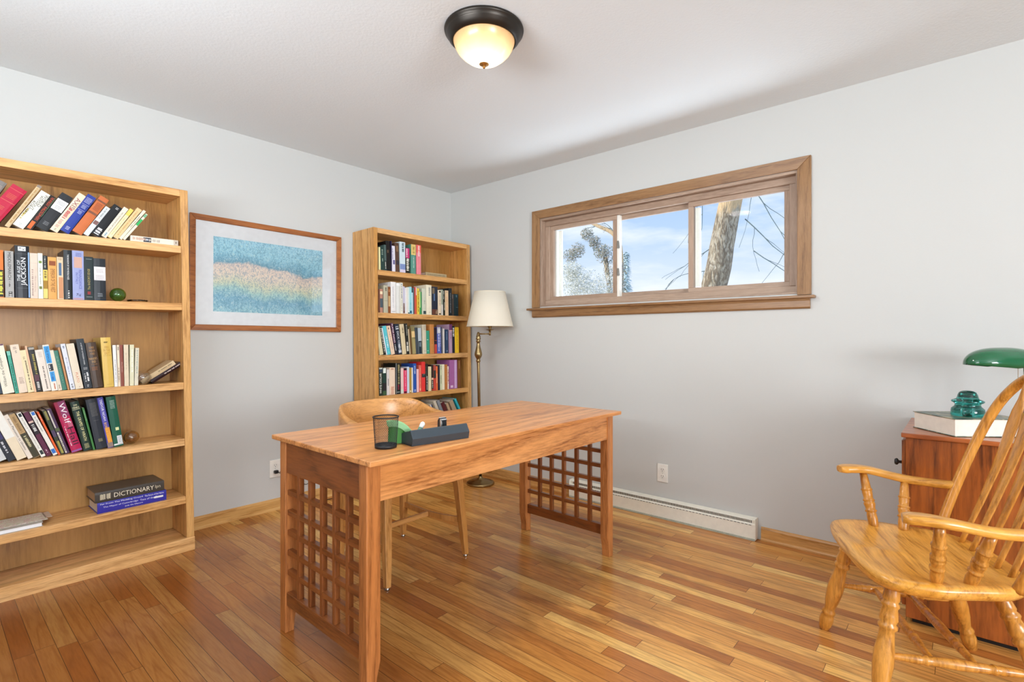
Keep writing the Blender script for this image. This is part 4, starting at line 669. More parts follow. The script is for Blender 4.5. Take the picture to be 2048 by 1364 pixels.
for i in range(1100):
    h_ = rg.random()**.8; rr = .36*(1-h_)*rg.random()**.5; a_ = rg.uniform(0, 2*PI); p = Vector((rr*math.cos(a_), rr*math.sin(a_), .6+h_*(3.4+.1))); q = Vector((math.cos(a_), math.sin(a_), -.5))*.12
    s2 = Vector((-math.sin(a_), math.cos(a_), 0))*.03; b_.add([p-s2, p+s2, p+q+s2*.4, p+q-s2*.4], [(0,1,2,3)])
b_.build('foliage', plain('#f0fbf7', .8), cf_); b_ = MB(); b_.tube([(0,0,0),(0,0,3.4+.6)], [.1,.02], 8); b_.build('trunk', M_bark, cf_)

# ================================================================ electric heater, outlets
hr = empty('baseboard_heater', (0, -1.947, 0)); tag(hr, 'long low cream baseboard heater with slotted top under the window', 'heater')
h0, h1 = -2.578+1.947, -1.316+1.947
M_heat = plain('#efebdd', .4)
c = MB(); c.prism([(-.002,.008),(-.046,.008),(-.046,.088),(-.040,.094),(-.037,.094),(-.037,.112),(-.020,.118),(-.002,.122)], h0, h1, 1); c.build('housing', M_heat, hr, bev=.001)
c = MB()
for k in range(150):
    y = h0+.02+k*(h1-h0-.04)/150; c.box(-.0385, -.0365, y, y+.0038, .0955, .1105)
c.build('louvre_slots', M_black, hr)
c = MB()
for k in range(60):
    y = h0+.02+k*(h1-h0-.04)/60; c.box(-.047, -.0455, y, y+.014, .084, .0868)
c.build('front_slots', M_black, hr)
c = MB(); c.box(-.050, -.002, h0-.004, h0+.0005, .004, .124); c.build('end_cap', M_heat, hr, bev=.002)
c = MB(); c.box(-.050, -.002, h1-.0005, h1+.004, .004, .124); c.build('end_cap', M_heat, hr, bev=.002)
c = MB(); c.box(-.052, -.002, h0, h1, .0, .010); c.build('kick_rail', plain('#b9bdae', .6, mott=.25), hr)

def outlet(loc, rotz, label):
    r_ = empty('wall_outlet', loc, (0, 0, rotz)); tag(r_, label, 'outlet')
    c = MB(); c.box(-.036, .036, -.006, 0, -.058, .058); c.build('cover_plate', M_white, r_, bev=.0025)
    for z in (.021, -.021):
        c = MB(); c.lathe([(.0165,0),(.0165,.0025),(.0155,.003)], 20, (0,-.006,z), Matrix.Rotation(PI/2, 3, 'X')); o = c.build('receptacle', M_white, r_)
        c = MB(); c.box(-.0075,-.0055,-.0098,-.0088,z-.001,z+.008); c.box(.0055,.0075,-.0098,-.0088,z-.0,z+.008); c.box(-.002,.002,-.0098,-.0088,z-.009,z-.005); d = c.build('slots', M_black, o)
    c = MB(); c.lathe([(.003,0),(.003,.001)], 10, (0,-.006,0), Matrix.Rotation(PI/2, 3, 'X')); c.build('screw', plain('#c9c6bd', .3, .8), r_)
    return r_
outlet((0, -2.0075, .2785), R(-90), 'white wall outlet above the baseboard heater')
outlet((-1.577, 0, .276), 0, 'white wall outlet beside the desk with a black plug in it')
pl = empty('power_cord', (-1.577, -.009, .255)); tag(pl, 'thin black power cord and plug in outlet behind the desk', 'cord')
c = MB(); c.box(-.013, .013, -.022, 0, -.009, .012); c.build('plug', M_black, pl, bev=.004)
c = MB(); c.tube(smooth_path([(.01,-.018,-.002),(.05,-.03,-.03),(.12,-.028,-.12),(.2,-.04,-.215),(.33,-.06,-.251),(.46,-.05,-.251),(.54,-.05,-.251)], 6), .0028, 6); c.build('cable', M_black, pl)
c = MB(); c.tube(smooth_path([(.02,-.02,-.0),(.12,-.03,-.05),(.2,-.03,-.12),(.3,-.028,-.06),(.42,-.028,-.1),(.53,-.03,-.235)], 6), .0022, 6); c.build('cable', M_black, pl)

# ================================================================ ceiling lamp
cl_ = empty('ceiling_lamp', (-1.582, -1.943, H)); tag(cl_, 'flush ceiling lamp with dark bronze rim and glowing alabaster glass bowl', 'ceiling lamp')
c = MB(); c.lathe([(.0,-.0005),(.165,-.0005),(.167,-.006),(.165,-.013),(.158,-.017),(.158,-.022),(.155,-.026),(.150,-.036),(.142,-.045),(.136,-.050),(.131,-.052),(.127,-.048),(.120,-.044)], 64, cap=False); c.build('metal_rim', plain('#3b3631', .38, .85), cl_)
m, nt, b = newmat('alabaster_glass'); tc = nd(nt, 'ShaderNodeTexCoord'); n = nd(nt, 'ShaderNodeTexNoise', i_Scale=9., i_Detail=3., i_Distortion=1.5); nt.links.new(tc.outputs['Object'], n.inputs['Vector'])
sp = nd(nt, 'ShaderNodeSeparateXYZ'); nt.links.new(tc.outputs['Object'], sp.inputs[0])
zz = nd(nt, 'ShaderNodeMapRange'); nt.links.new(sp.outputs[2], zz.inputs['Value']); zz.inputs['From Min'].default_value = -.05; zz.inputs['From Max'].default_value = -.135
ec = ramp(nt, mth(nt, 'ADD', zz.outputs[0], mth(nt, 'MULTIPLY', mth(nt, 'SUBTRACT', n.outputs['Fac'], .5), .35)), [(0, '#c98a46'), (.3, '#eab673'), (.6, '#ffdfa8'), (1, '#fff6e2')])
setp(nt, b, col=lin('#b89a70'), rough=.25, em=ec, ems=mth(nt, 'ADD', .42, mth(nt, 'MULTIPLY', zz.outputs[0], 1.0)))
c = MB(); c.lathe([(.129,-.049),(.128,-.055),(.122,-.072),(.111,-.091),(.094,-.109),(.072,-.126),(.046,-.138),(.02,-.145),(.0,-.146)], 64, cap=False); gl_ = c.build('glass_bowl', m, cl_)
gl_.visible_shadow = True
c = MB(); c.lathe([(.0,-.1405),(.021,-.142),(.020,-.146),(.012,-.151),(.005,-.153),(.0055,-.156),(.006,-.159),(.004,-.162),(.0,-.163)], 24, cap=False); c.build('finial', plain('#a9783a', .35, .8), cl_)
# ================================================================ bookcases
def case_matrix(o, up):
    z = Vector(up).normalized(); y = Vector((0,1,0)); y = (y-z*z.dot(y)).normalized(); x = y.cross(z)
    return Matrix(((x.x,y.x,z.x,o[0]),(x.y,y.y,z.y,o[1]),(x.z,y.z,z.z,o[2]),(0,0,0,1)))
ML = case_matrix(*CASE_L); MR = case_matrix(*CASE_R)
def bookcase(M, x0, x1, depth, top, shelves, label, matx, matz, base=.073):
    """local frame: x along the front, y into the case, z up"""
    root = empty('bookcase'); root.matrix_world = M; tag(root, label, 'bookcase')
    st, th = .037, .038
    for xa, xb in ((x0, x0+st), (x1-st, x1)):
        c = MB(); c.box(xa, xb, 0, depth, base, top-.0005 if 0 else top); c.build('side_panel', matz, root, bev=.0035)
    c = MB(); c.box(x0+st, x1-st, 0, depth, top-th, top-.0005); c.build('top_panel', matx, root, bev=.002)
    c = MB(); c.box(x0+st, x1-st, depth-.045, depth-.038, base, top-th); c.build('back_panel', M_ply, root)
    c = MB(); c.box(x0-.001, x1+.001, -.003, .018, 0, base); c.box(x0, x1, .018, depth, 0, base-.002); c.build('plinth', matx, root, bev=.003)
    for z in shelves:
        c = MB(); c.box(x0+st+.0005, x1-st-.0005, .001, depth-.046, z-th, z); c.build('shelf', matx, root, bev=.002)
    return root
bookcase(ML, -.985, 0, .28, 1.942, SH_L[:-1], 'large oak bookcase with six shelves at left, books leaning both ways', M_oak_x, M_oak_z)
bookcase(MR, 0, .966, .268, 1.944, SH_R[:-1], 'tall oak bookcase in the corner beside the floor lamp', M_oak_x, M_oak_z)

# ================================================================ books
M_page = plain('#ece3d0', .8, mott=.08)
def cov(hexc, rough=.42): return plain(hexc, rough, spec=.28, mott=.06)
def prints(elems, w, h, ybase, o):
    """each printed band or line of lettering is its own thin piece just proud of the spine (x 0..w, z 0..h)"""
    rg = random.Random(int(w*1e5)+int(h*1e5))
    for e in elems:
        k = e[0]; mb = MB(); y = -ybase-.0007
        if k == 'b':       # band: v0, v1, colour[, u0, u1]
            u0, u1 = (e[4], e[5]) if len(e) > 4 else (.02, .98); z1, z0 = h*(1-e[1]), h*(1-e[2]); y = -ybase-.0003
            mb.add([(u0*w,y,z0),(u1*w,y,z0),(u1*w,y,z1),(u0*w,y,z1)], [(0,1,2,3)]); mb.build('spine_label', cov(e[3]), o); continue
        if k in 'tuhs':    # text down / up / horizontal / slanted down: v0, v1, text, colour, u0, u1
            _, v0, v1, txt, col, u0, u1 = e; V, F = text_mesh(txt, .3 if k == 's' else 0.)
            z1, z0, xa, xb = h*(1-v0), h*(1-v1), u0*w, u1*w
            if k in 'ts': P = [(xa+(xb-xa)*q, y, z1-(z1-z0)*p) for p, q in V]
            elif k == 'u': P = [(xb-(xb-xa)*q, y, z0+(z1-z0)*p) for p, q in V]
            else: P = [(xa+(xb-xa)*p, y, z0+(z1-z0)*q) for p, q in V]
            mb.add(P, F)
        else:              # tiny unreadable print, running down (k) or across (l)
            _, v0, v1, col, u0, u1 = e[:6]; z = h*(1-v0); zend = h*(1-v1)
            if k == 'k':
                while z > zend:
                    L = rg.uniform(.0015, .004)*(1.2 if w > .02 else .9)
                    a_ = u0+rg.uniform(0, .12)*(u1-u0); b_ = u1-rg.uniform(0, .2)*(u1-u0)
                    mb.add([(a_*w,y,z-L),(b_*w,y,z-L),(b_*w,y,z),(a_*w,y,z)], [(0,1,2,3)]); z -= L+rg.choice((.0012,.0012,.0012,.005))
            else:
                while z > zend:
                    x = u0*w
                    while x < u1*w-.001:
                        L = rg.uniform(.001, .003); mb.add([(x,y,z-.0026),(min(x+L,u1*w),y,z-.0026),(min(x+L,u1*w),y,z),(x,y,z)], [(0,1,2,3)]); x += L+.0009
                    z -= .0062
        mb.build('spine_lettering', cov(col), o)
def make_book(M, pos, w, h, d, tilt, col, elems, hard=True, page=M_page, flat=False):
    """spine at local y 0 facing -y; returns the root (cover) with pages, label and lettering"""
    c = MB(); t = .0026 if hard else .0008; bu = min(.0022, w*.1) if hard else .0004
    prof = [(t,t+.002),(t,d),(0,d),(0,0),(w*.2,-bu*.75),(w*.5,-bu),(w*.8,-bu*.75),(w,0),(w,d),(w-t,d),(w-t,t+.002)]
    c.prism(prof, 0, h, 2)
    q = .004 if hard else .0006
    if flat: T = Matrix.Translation(pos) @ Matrix.Rotation(PI/2, 4, 'Y') @ Matrix.Translation((-w, 0, 0))
    else:
        if tilt > 0: T = Matrix.Translation(pos) @ Matrix.Rotation(tilt, 4, 'Y') @ Matrix.Translation((-w, 0, 0))
        else: T = Matrix.Translation(pos) @ Matrix.Rotation(tilt, 4, 'Y')
    o = c.build('book', cov(col, .3 if hard else .4)); o.matrix_world = M @ T
    p = MB(); p.box(t+.0001, w-t-.0001, t+.003, d-q, q, h-q); p.build('pages', page, o)
    prints(elems, w, h, bu, o)
    return o
ORD = ['top', 'second', 'third', 'fourth', 'fifth']
LABELS = {}
for (side, sh), rows in BOOKS.items():
    M = ML if side == 'L' else MR; z = (SH_L if side == 'L' else SH_R)[sh]
    for i, (x0, x1, h, th, sb, col, desc, cc, hard, elems) in enumerate(rows):
        w = max(.004, (x1-x0)*math.cos(th)*.975)
        d = min(.215 if side == 'L' else .2, max(.105, h*.66), (.226 if side == 'L' else .214)-sb)
        o = make_book(M, (x1 if th > 0 else x0, sb, z+.0004), w, h, d, th, col, elems, hard)
        pc = rows[i-1][7] if i else None; nc = rows[i+1][7] if i+1 < len(rows) else None
        where = '%s shelf, %s bookcase' % (ORD[sh], 'left' if side == 'L' else 'corner')
        if pc and nc: opts = ['%s between %s and %s, %s' % (desc, pc, nc, where), '%s right of %s, %s' % (desc, pc, where), '%s left of %s, %s' % (desc, nc, where), '%s, %s' % (desc, where)]
        elif nc: opts = ['%s, leftmost in view, before %s, %s' % (desc, nc, where), '%s, leftmost, %s' % (desc, where)]
        else: opts = ['%s, last at right, after %s, %s' % (desc, pc, where), '%s, last at right, %s' % (desc, where), '%s, %s' % (desc, where)]
        opts = [q for q in opts if len(q.split()) <= 16 and q not in LABELS] or opts[-1:]; lab = opts[0]
        LABELS.setdefault(lab, []).append(o)
        tag(o, lab, 'book', 'books on the %s shelf of the %s bookcase' % (ORD[sh], 'left' if side == 'L' else 'corner'))
for k, v in LABELS.items():
    if len(v) > 1: print('DUP LABEL', k, len(v))
    if len(k.split()) > 16: print('LONG LABEL', len(k.split()), k)

def lying(M, pos, L, t, d, col, elems, label, grp, hard=True, rz=0., page=M_page):
    """a book lying flat; spine along x facing the front"""
    o = make_book(Matrix.Identity(4), (0,0,0), t, L, d, 0, col, elems, hard, page)
    o.matrix_world = M @ Matrix.Translation(pos) @ Matrix.Rotation(rz, 4, 'Z') @ Matrix(((0,0,1,0),(0,1,0,0),(-1,0,0,t),(0,0,0,1)))
    tag(o, label, 'book', grp); return o
GL = 'books on the %s shelf of the left bookcase'
# (lying books: 'u' lettering reads left to right)
FL = FLAT
lying(ML, (FL['f1'][0], .012, SH_L[0]+.0004), FL['f1'][1], .029, .13, '#e8dccb', [('k',.7,.97,'#c9a58f',.2,.75),('k',.40,.62,'#b9b0a2',.3,.8),('b',.58,.74,'#26303c',.12,.9),('k',.6,.72,'#c9cdd2',.3,.7),('b',.0,.1,'#c5b8a6',.02,.98),('k',.04,.07,'#4c4038',.3,.7)],
      'white paperback lying flat beside the leaning books on the top shelf', GL % 'top', False)
lying(MR, (FL['r1'][0], .05, SH_R[0]+.0004), FL['r1'][1], .033, .13, '#b9a681', [('k',.1,.9,'#9a8c6c',.25,.75)], 'tan clothbound book lying flat alone on the corner bookcase top shelf', 'books on the top shelf of the corner bookcase')
lying(ML, (FL['f2'][0], .018, SH_L[4]+.0004), FL['f2'][1], .052, .2, '#38349a',
      [('u',.36,.96,'Far From The Madding Crowd','#e9e6f2',.10,.27),('u',.04,.33,'The Return of the Native','#e9e6f2',.10,.27),('u',.43,.92,'The Mayor of Casterbridge','#e9e6f2',.40,.57),('u',.14,.40,'Tess of the D','#e9e6f2',.40,.57),('u',.36,.62,'Jude the Obscure','#e9e6f2',.68,.85),('b',.05,.19,'#e9e6e0',.44,.62)],
      'thick blue book lying flat beneath the black dictionary', GL % 'fifth', True)
lying(ML, (FL['f3'][0], .02, SH_L[4]+.0530), FL['f3'][1], .050, .19, '#453f39',
      [('u',.16,.74,'DICTIONARY','#e6dcc4',.28,.72),('k',.79,.93,'#cfc4a8',.2,.8),('u',.06,.14,'lpn','#cfc4a8',.3,.72)],
      'black dictionary lying flat on top of the thick blue book', GL % 'fifth', True, page=plain('#b79a78', .8))
mz = SH_L[4]
nb = empty('notebook'); nb.matrix_world = ML @ Matrix.Translation((FL['m'][0]-.30, .016, mz+.0005)); tag(nb, 'white ring notebook lying on the fifth shelf under a folded map', 'notebook')
c = MB(); c.box(0, .30, .002, .17, .002, .016); c.build('pages', plain('#f1f1f4', .6), nb)
c = MB(); c.box(-.002, .304, 0, .172, 0, .0018); c.box(-.002, .304, 0, .172, .0162, .0178); c.build('cover', plain('#b8b3a7', .5), nb)
mpb = MB(); rr = random.Random(2)
mp_ = empty('folded_map'); mp_.matrix_world = ML @ Matrix.Translation((FL['m'][0]-.30, .035, mz+.0187)); tag(mp_, 'creased folded paper map on top of the white notebook', 'map')
for k in range(3): mpb.box(0, .325-.006*k, .012+.002*k, .165-.003*k, k*.0016, k*.0016+.0008)
m, nt, b = newmat('map_paper'); tcn = nd(nt, 'ShaderNodeTexCoord'); v = nd(nt, 'ShaderNodeTexNoise', i_Scale=22., i_Detail=4., i_Distortion=2.); nt.links.new(tcn.outputs['Object'], v.inputs['Vector'])
setp(nt, b, col=ramp(nt, v.outputs['Fac'], [(.3,'#c9bba2'),(.44,'#ddd5c6'),(.47,'#b4b78e'),(.5,'#dbd3c4'),(.56,'#c69c94'),(.6,'#e0d8ca')]), rough=.7)
mpb.build('paper', m, mp_); c = MB(); c.box(.30, .345, .05, .16, -.0005, .0008); c.build('flap', plain('#c9b3a0', .7), mp_, rot=(0, 0, 0))

# glass things on the shelves
def ball(name, M, x, y, z, r, m, label, cat, wall=.0025):
    o = empty(name); o.matrix_world = M @ Matrix.Translation((x, y, z+r)); tag(o, label, cat)
    prof = lambda q: [(max(0., q*math.sin(PI*i/24)), -q*math.cos(PI*i/24)) for i in range(25)]
    c = MB(); c.lathe(prof(r), 36, cap=False); c.lathe(prof(r-wall)[::-1], 36, cap=False); c.build('glass_wall', m, o, keep=True); return o
G = GLASS
g_green = glass('green_glass', '#a9dca0', 0.); g_amber = glass('amber_glass', '#ece0cc', 0.); g_clear = glass('clear_glass', '#ffffff')
gb = ball('glass_float', ML, G['green'][0], .03, SH_L[1], G['green'][1], g_green, 'green blown glass float ball at the end of the second shelf', 'glass ball')
ab = ball('glass_ball', ML, G['amber'][0], .07, SH_L[3], G['amber'][1], g_amber, 'smoky clear glass ball behind the green hardback on the fourth shelf', 'glass ball', .004)
d_ = empty('glass_dish'); d_.matrix_world = ML @ Matrix.Translation((G['dish'][0], .06, SH_L[1])); tag(d_, 'small shallow clear glass dish right of the green glass ball', 'dish')
c = MB(); c.lathe([(0,.001),(.028,.001),(.040,.006),(.044,.012),(.045,.012),(.043,.005),(.03,.0),(0,.0)][::-1], 32, cap=False); c.build('bowl', g_clear, d_)
bl = empty('glass_globe'); bl.matrix_world = ML @ Matrix.Translation((G['bulb'][0], .035, SH_L[2]+.0365)) @ Matrix.Rotation(R(72), 4, 'Y'); tag(bl, 'clear round glass globe with white neck lying before the slumped books', 'glass globe')
c = MB(); q = .036
pr = [(.014,-.048),(.0155,-.040),(.018,-.0335)]+[(q*math.sin(PI*i/24), -q*math.cos(PI*i/24)) for i in range(5, 25)]
inn = [(max(0,a-.0014), b2-(.0014 if i == len(pr)-1 else .0002)) for i, (a, b2) in enumerate(pr)][::-1]
c.lathe(pr+inn, 32, cap=False); c.build('glass_wall', g_clear, bl, keep=True)
c = MB(); c.lathe([(0,-.064),(.012,-.063),(.0155,-.059),(.0155,-.046),(.0135,-.044),(0,-.044)], 24, cap=False); c.build('white_base', plain('#f3efe6', .35), bl)
for nm, (x, z_, L, t, d, th, col, el, lb_, hd) in (('a', (G['lean'][0]+.012, 0, .185, .022, .12, R(57), '#2c1416', [('k',.15,.6,'#d9c9c0',.35,.6)], 'dark maroon book slumped low under the tan paperback, third shelf right end', True)),
                                       ('b', (G['lean'][0]+.012-.041, 0, .178, .024, .12, R(57), '#cbb189', [('k',.08,.5,'#6d5c40',.3,.5),('b',.0,.12,'#d9c19a')], 'tan paperback slumped right behind the glass globe on third shelf', False))):
    o = make_book(ML, (x+(.0 if nm == 'a' else -.0), .055, SH_L[2]+.0006), t, L, d, th, col, el, hd); tag(o, lb_, 'book', GL % 'third')

# ================================================================ framed picture
pc_ = empty('framed_picture', (-1.592, 0, 1.539), (0, R(.25), 0)); tag(pc_, 'wood-framed landscape print with wide white mat under glass', 'picture')
PW, PH = .495, .348; fw_ = .034
for (x0, x1, z0, z1, hor) in ((-PW, PW, PH-fw_, PH, 1), (-PW, PW, -PH, -PH+fw_, 1), (-PW, -PW+fw_, -PH, PH, 0), (PW-fw_, PW, -PH, PH, 0)):
    c = MB(); s1 = 1
    if hor:
        zo, zi = (PH, PH-fw_) if z1 > 0 else (-PH, -PH+fw_)
        A = [(-PW,zo),(PW,zo),(PW-fw_,zi),(-PW+fw_,zi)]
    else:
        xo, xi = (PW, PW-fw_) if x1 > 0 else (-PW, -PW+fw_)
        A = [(xo,-PH),(xo,PH),(xi,PH-fw_),(xi,-PH+fw_)]
    f_ = [(a,-.018 if i < 2 else -.012,z) for i, (a,z) in enumerate(A)]; k_ = [(a,-.001,z) for a,z in A]
    mid = []
    c.hexa(f_, k_); c.build('frame_rail', M_pic if hor else M_pic, pc_, bev=.003, bseg=3)
c = MB(); c.box(-PW+fw_-.002, PW-fw_+.002, -.0045, -.002, -PH+fw_-.002, PH-fw_+.002); c.build('mat_board', plain('#f6f7f8', .7), pc_)
def art_mat():
    m, nt, b = newmat('print_art'); tc = nd(nt, 'ShaderNodeTexCoord'); sp = nd(nt, 'ShaderNodeSeparateXYZ'); nt.links.new(tc.outputs['Object'], sp.inputs[0])
    n = nd(nt, 'ShaderNodeTexNoise', i_Scale=7., i_Detail=3.); nt.links.new(tc.outputs['Object'], n.inputs['Vector'])
    mp = nd(nt, 'ShaderNodeMapping'); nt.links.new(tc.outputs['Object'], mp.inputs['Vector']); mp.inputs['Scale'].default_value = (1.6, 1, 1)
    f = nd(nt, 'ShaderNodeTexNoise', i_Scale=75., i_Detail=4., i_Distortion=1.2); nt.links.new(mp.outputs[0], f.inputs['Vector'])
    t = mth(nt, 'ADD', mth(nt, 'DIVIDE', mth(nt, 'ADD', mth(nt, 'ADD', sp.outputs[2], mth(nt, 'MULTIPLY', sp.outputs[0], .06)), .235), .46), mth(nt, 'MULTIPLY', mth(nt, 'SUBTRACT', n.outputs['Fac'], .5), .3))
    c = ramp(nt, t, [(0,'#a8dce6'),(.16,'#86c2da'),(.28,'#b6dfd8'),(.38,'#e6e8c8'),(.5,'#fae6d2'),(.62,'#f6dfd0'),(.66,'#7cb4ca'),(.72,'#8ecbe0'),(.80,'#a8e2f2'),(1,'#b2e8fa')])
    c = mixc(nt, mth(nt, 'MULTIPLY', ramp(nt, f.outputs['Fac'], [(.42,'#ffffff'),(.52,'#000000')]), .5), c, lin('#4a8cab'))
    c = mixc(nt, mth(nt, 'MULTIPLY', ramp(nt, f.outputs['Fac'], [(.55,'#000000'),(.68,'#ffffff')]), .5), c, lin('#e9f0e4'))
    setp(nt, b, col=c, rough=.6); return m
c = MB(); c.box(-.363, .352, -.0052, -.0046, -.232, .228); c.build('print', art_mat(), pc_)
c = MB(); c.box(-PW+fw_-.002, PW-fw_+.002, -.0100, -.0085, -PH+fw_-.002, PH-fw_+.002); c.build('picture_glass', M_picglass, pc_)

# ================================================================ desk
dk = empty('desk', (-1.4755, -1.755, 0), (0, 0, R(-.9))); tag(dk, 'oak writing desk with square lattice end panels in middle of room', 'desk')
c = MB(); c.box(-.756, .756, -.347, .347, .744, .762); c.build('tabletop', M_desk_x, dk, bev=.0035)
c = MB(); c.box(-.692, .692, -.300, -.280, .616, .744); c.build('apron', M_desk_x, dk, bev=.0015)
c = MB(); c.box(-.692, .692, .280, .300, .616, .744); c.build('apron', M_desk_x, dk, bev=.0015)
for sx in (-1, 1):
    for sy in (-1, 1):
        xo, xi = sx*.741, sx*.689; ya, yb = (sy*.305, sy*.259)
        c = MB(); zt = .055; zm = .105
        prof = [(xo,0),(xo,.744),(xi,.744),(xi,zm),(xi+sx*.012,zt),(xi+sx*.015,.035),(xi+sx*.016,0)]
        c.prism(prof, min(ya,yb), max(ya,yb), 1); c.build('leg', M_desk_z, dk, bev=.003)
    pn = MB(); x0, x1 = sorted((sx*.736, sx*.708)); pn.box(x0, x1, -.259, .259, .622, .744); ap = pn.build('end_apron', M_desk_shade_y, dk, bev=.001)
    c = MB(); c.box(x0, x1, -.259, .259, .106, .158); c.build('bottom_rail', M_desk_shade_y, dk, bev=.002)
    xa, xb = sorted((sx*.732, sx*.712))
    for k in range(5):
        yc = -.259+(k+1)*.518/6; c = MB(); c.box(xa, xb, yc-.0095, yc+.0095, .158, .622); c.build('lattice_upright', M_desk_shade_z, dk, bev=.0015)
    for k in range(5):
        zc = .158+(k+1)*.464/6; c = MB()
        for j in range(6):
            y0 = -.259+j*.518/6+(.0095 if j else 0); y1 = -.259+(j+1)*.518/6-(.0095 if j < 5 else 0); c.box(xa, xb, y0, y1, zc-.010, zc+.010)
        c.build('lattice_crossbar', M_desk_shade_y, dk)

# ================================================================ wooden armchair behind the desk
ac = empty('desk_armchair', (-1.50, -1.24, 0), (0, 0, R(0))); tag(ac, 'light oak armchair with curved one-piece back tucked behind the desk', 'chair')
LEG = [(-.245,-.25,-.225,-.21),(.245,-.25,.225,-.21),(-.20,.22,-.185,.19),(.20,.22,.185,.19)]
for (xb, yb, xt, yt) in LEG:
    c = MB(); q = lambda x, y, r, z: [(x-r,y-r,z),(x+r,y-r,z),(x+r,y+r,z),(x-r,y+r,z)]
    c.loft([q(xb,yb,.0125,.012), q(xb*.7+xt*.3,yb*.7+yt*.3,.0165,.14), q(xt,yt,.0205,.415)], smooth=False); l_ = c.build('leg', M_chair_wood, ac, bev=.002)
    c = MB(); c.lathe([(.0,0),(.011,0),(.012,.004),(.010,.010),(.009,.0119)], 16, (xb,yb,0)); c.build('metal_glide', plain('#bdbdb8', .25, 1.), l_)
c = MB()
for sx in (-1, 1):
    ps = smooth_path([(sx*.238,-.235,.19),(sx*.200,-.13,.19),(sx*.185,-.01,.19),(sx*.192,.12,.19),(sx*.196,.20,.19)], 5)
    c = MB(); c.loft([[(p.x-.009,p.y,p.z-.014),(p.x+.009,p.y,p.z-.014),(p.x+.009,p.y,p.z+.014),(p.x-.009,p.y,p.z+.014)] for p in ps], smooth=False); c.build('side_stretcher', M_chair_wood, ac, bev=.0015)
c = MB(); c.box(-.178, .178, -.03, -.012, .178, .202); c.build('cross_stretcher', M_chair_x, ac, bev=.0015)
c = MB(); out = smooth_path([(-.235,-.26,0),(0,-.285,0),(.235,-.26,0),(.262,-.15,0),(.24,.1,0),(.19,.22,0),(0,.245,0),(-.19,.22,0),(-.24,.1,0),(-.262,-.15,0)], 6, True)
rings = []
for s_, z in ((.90,.412),(.985,.418),(1.,.430),(.99,.444),(.93,.448),(.75,.440),(.4,.434),(.05,.434)): rings.append([(p.x*s_, p.y*s_, z) for p in out])
c.loft(rings); c.build('seat', M_chair_x, ac)
# back: one bent board, tall at the back, sweeping down into the arms
def backring(a):  # a: -1..1 around from left arm tip to right arm tip ; returns x, y, ztop, zbot, thickness
    A = abs(a); sg = 1 if a > 0 else -1
    if A < .62:
        ph = A/.62*R(88); x = .262*math.sin(ph); y = .065+.20*math.cos(ph)
    else:
        t = (A-.62)/.38; x = .262+.02*math.sin(t*PI*.6); y = .072-t*.30
    s = min(1, max(0, (A-.36)/(.80-.36))); s = s*s*(3-2*s)
    zt = .800-.062*s - (.004 if A > .9 else 0) + .004*math.cos(a*PI); zb = .668+.036*s; th = .024+.012*s
    return sg*x if a else 0, y, zt, zb, th
rings = []; NB = 61
for i in range(NB):
    a = -1+2*i/(NB-1); x, y, zt, zb, th = backring(a); x2, y2, *_ = backring(min(1,a+.01)); x1, y1, *_ = backring(max(-1,a-.01))
    t = Vector((x2-x1, y2-y1, 0)).normalized(); n = Vector((t.y, -t.x, 0))   # pointing inward-ish
    if n.dot(Vector((-x, -.1-y, 0))) < 0: n = -n
    wi = th*(1+1.2*max(0, min(1, (abs(a)-.6)/.25)));  end = 1-.5*max(0, (abs(a)-.96)/.04)
    C0 = Vector((x, y, 0)); lean = .02*(1-min(1, abs(a)/.6)); zz = lambda z: Vector((0,0,z))
    hw = wi/2*end; zb_ = zb; zt_ = zt
    e = (zt_-zb_)*.16
    rings.append([C0-n*hw+zz(zb_+e), C0-n*hw*.6+zz(zb_), C0+n*hw*.6+zz(zb_), C0+n*hw+zz(zb_+e), C0+n*hw-n*lean+zz(zt_-e), C0+n*hw*.5-n*lean+zz(zt_), C0-n*hw*.5-n*lean+zz(zt_), C0-n*hw-n*lean+zz(zt_-e)])
c = MB(); c.loft(rings); c.build('back_rail', M_chair_x, ac, sub=1)
for k in range(7):
    a = R(-66+22*k); x = .235*math.sin(a)*1.05; y = .065+.195*math.cos(a); c = MB(); c.tube([(x*.86, y*.82+.0, .44), (x, y, .675)], [.009,.008], 10); c.build('back_spindle', M_chair_wood, ac)
for sx in (-1, 1):
    c = MB(); c.loft([[(sx*.235-.012,-.16-.016,.436),(sx*.235+.012,-.16-.016,.436),(sx*.235+.012,-.16+.016,.436),(sx*.235-.012,-.16+.016,.436)],[(sx*.277-.011,-.165-.02,.702),(sx*.277+.011,-.165-.02,.702),(sx*.277+.011,-.165+.02,.702),(sx*.277-.011,-.165+.02,.702)]], smooth=False); c.build('arm_post', M_chair_wood, ac, bev=.002)

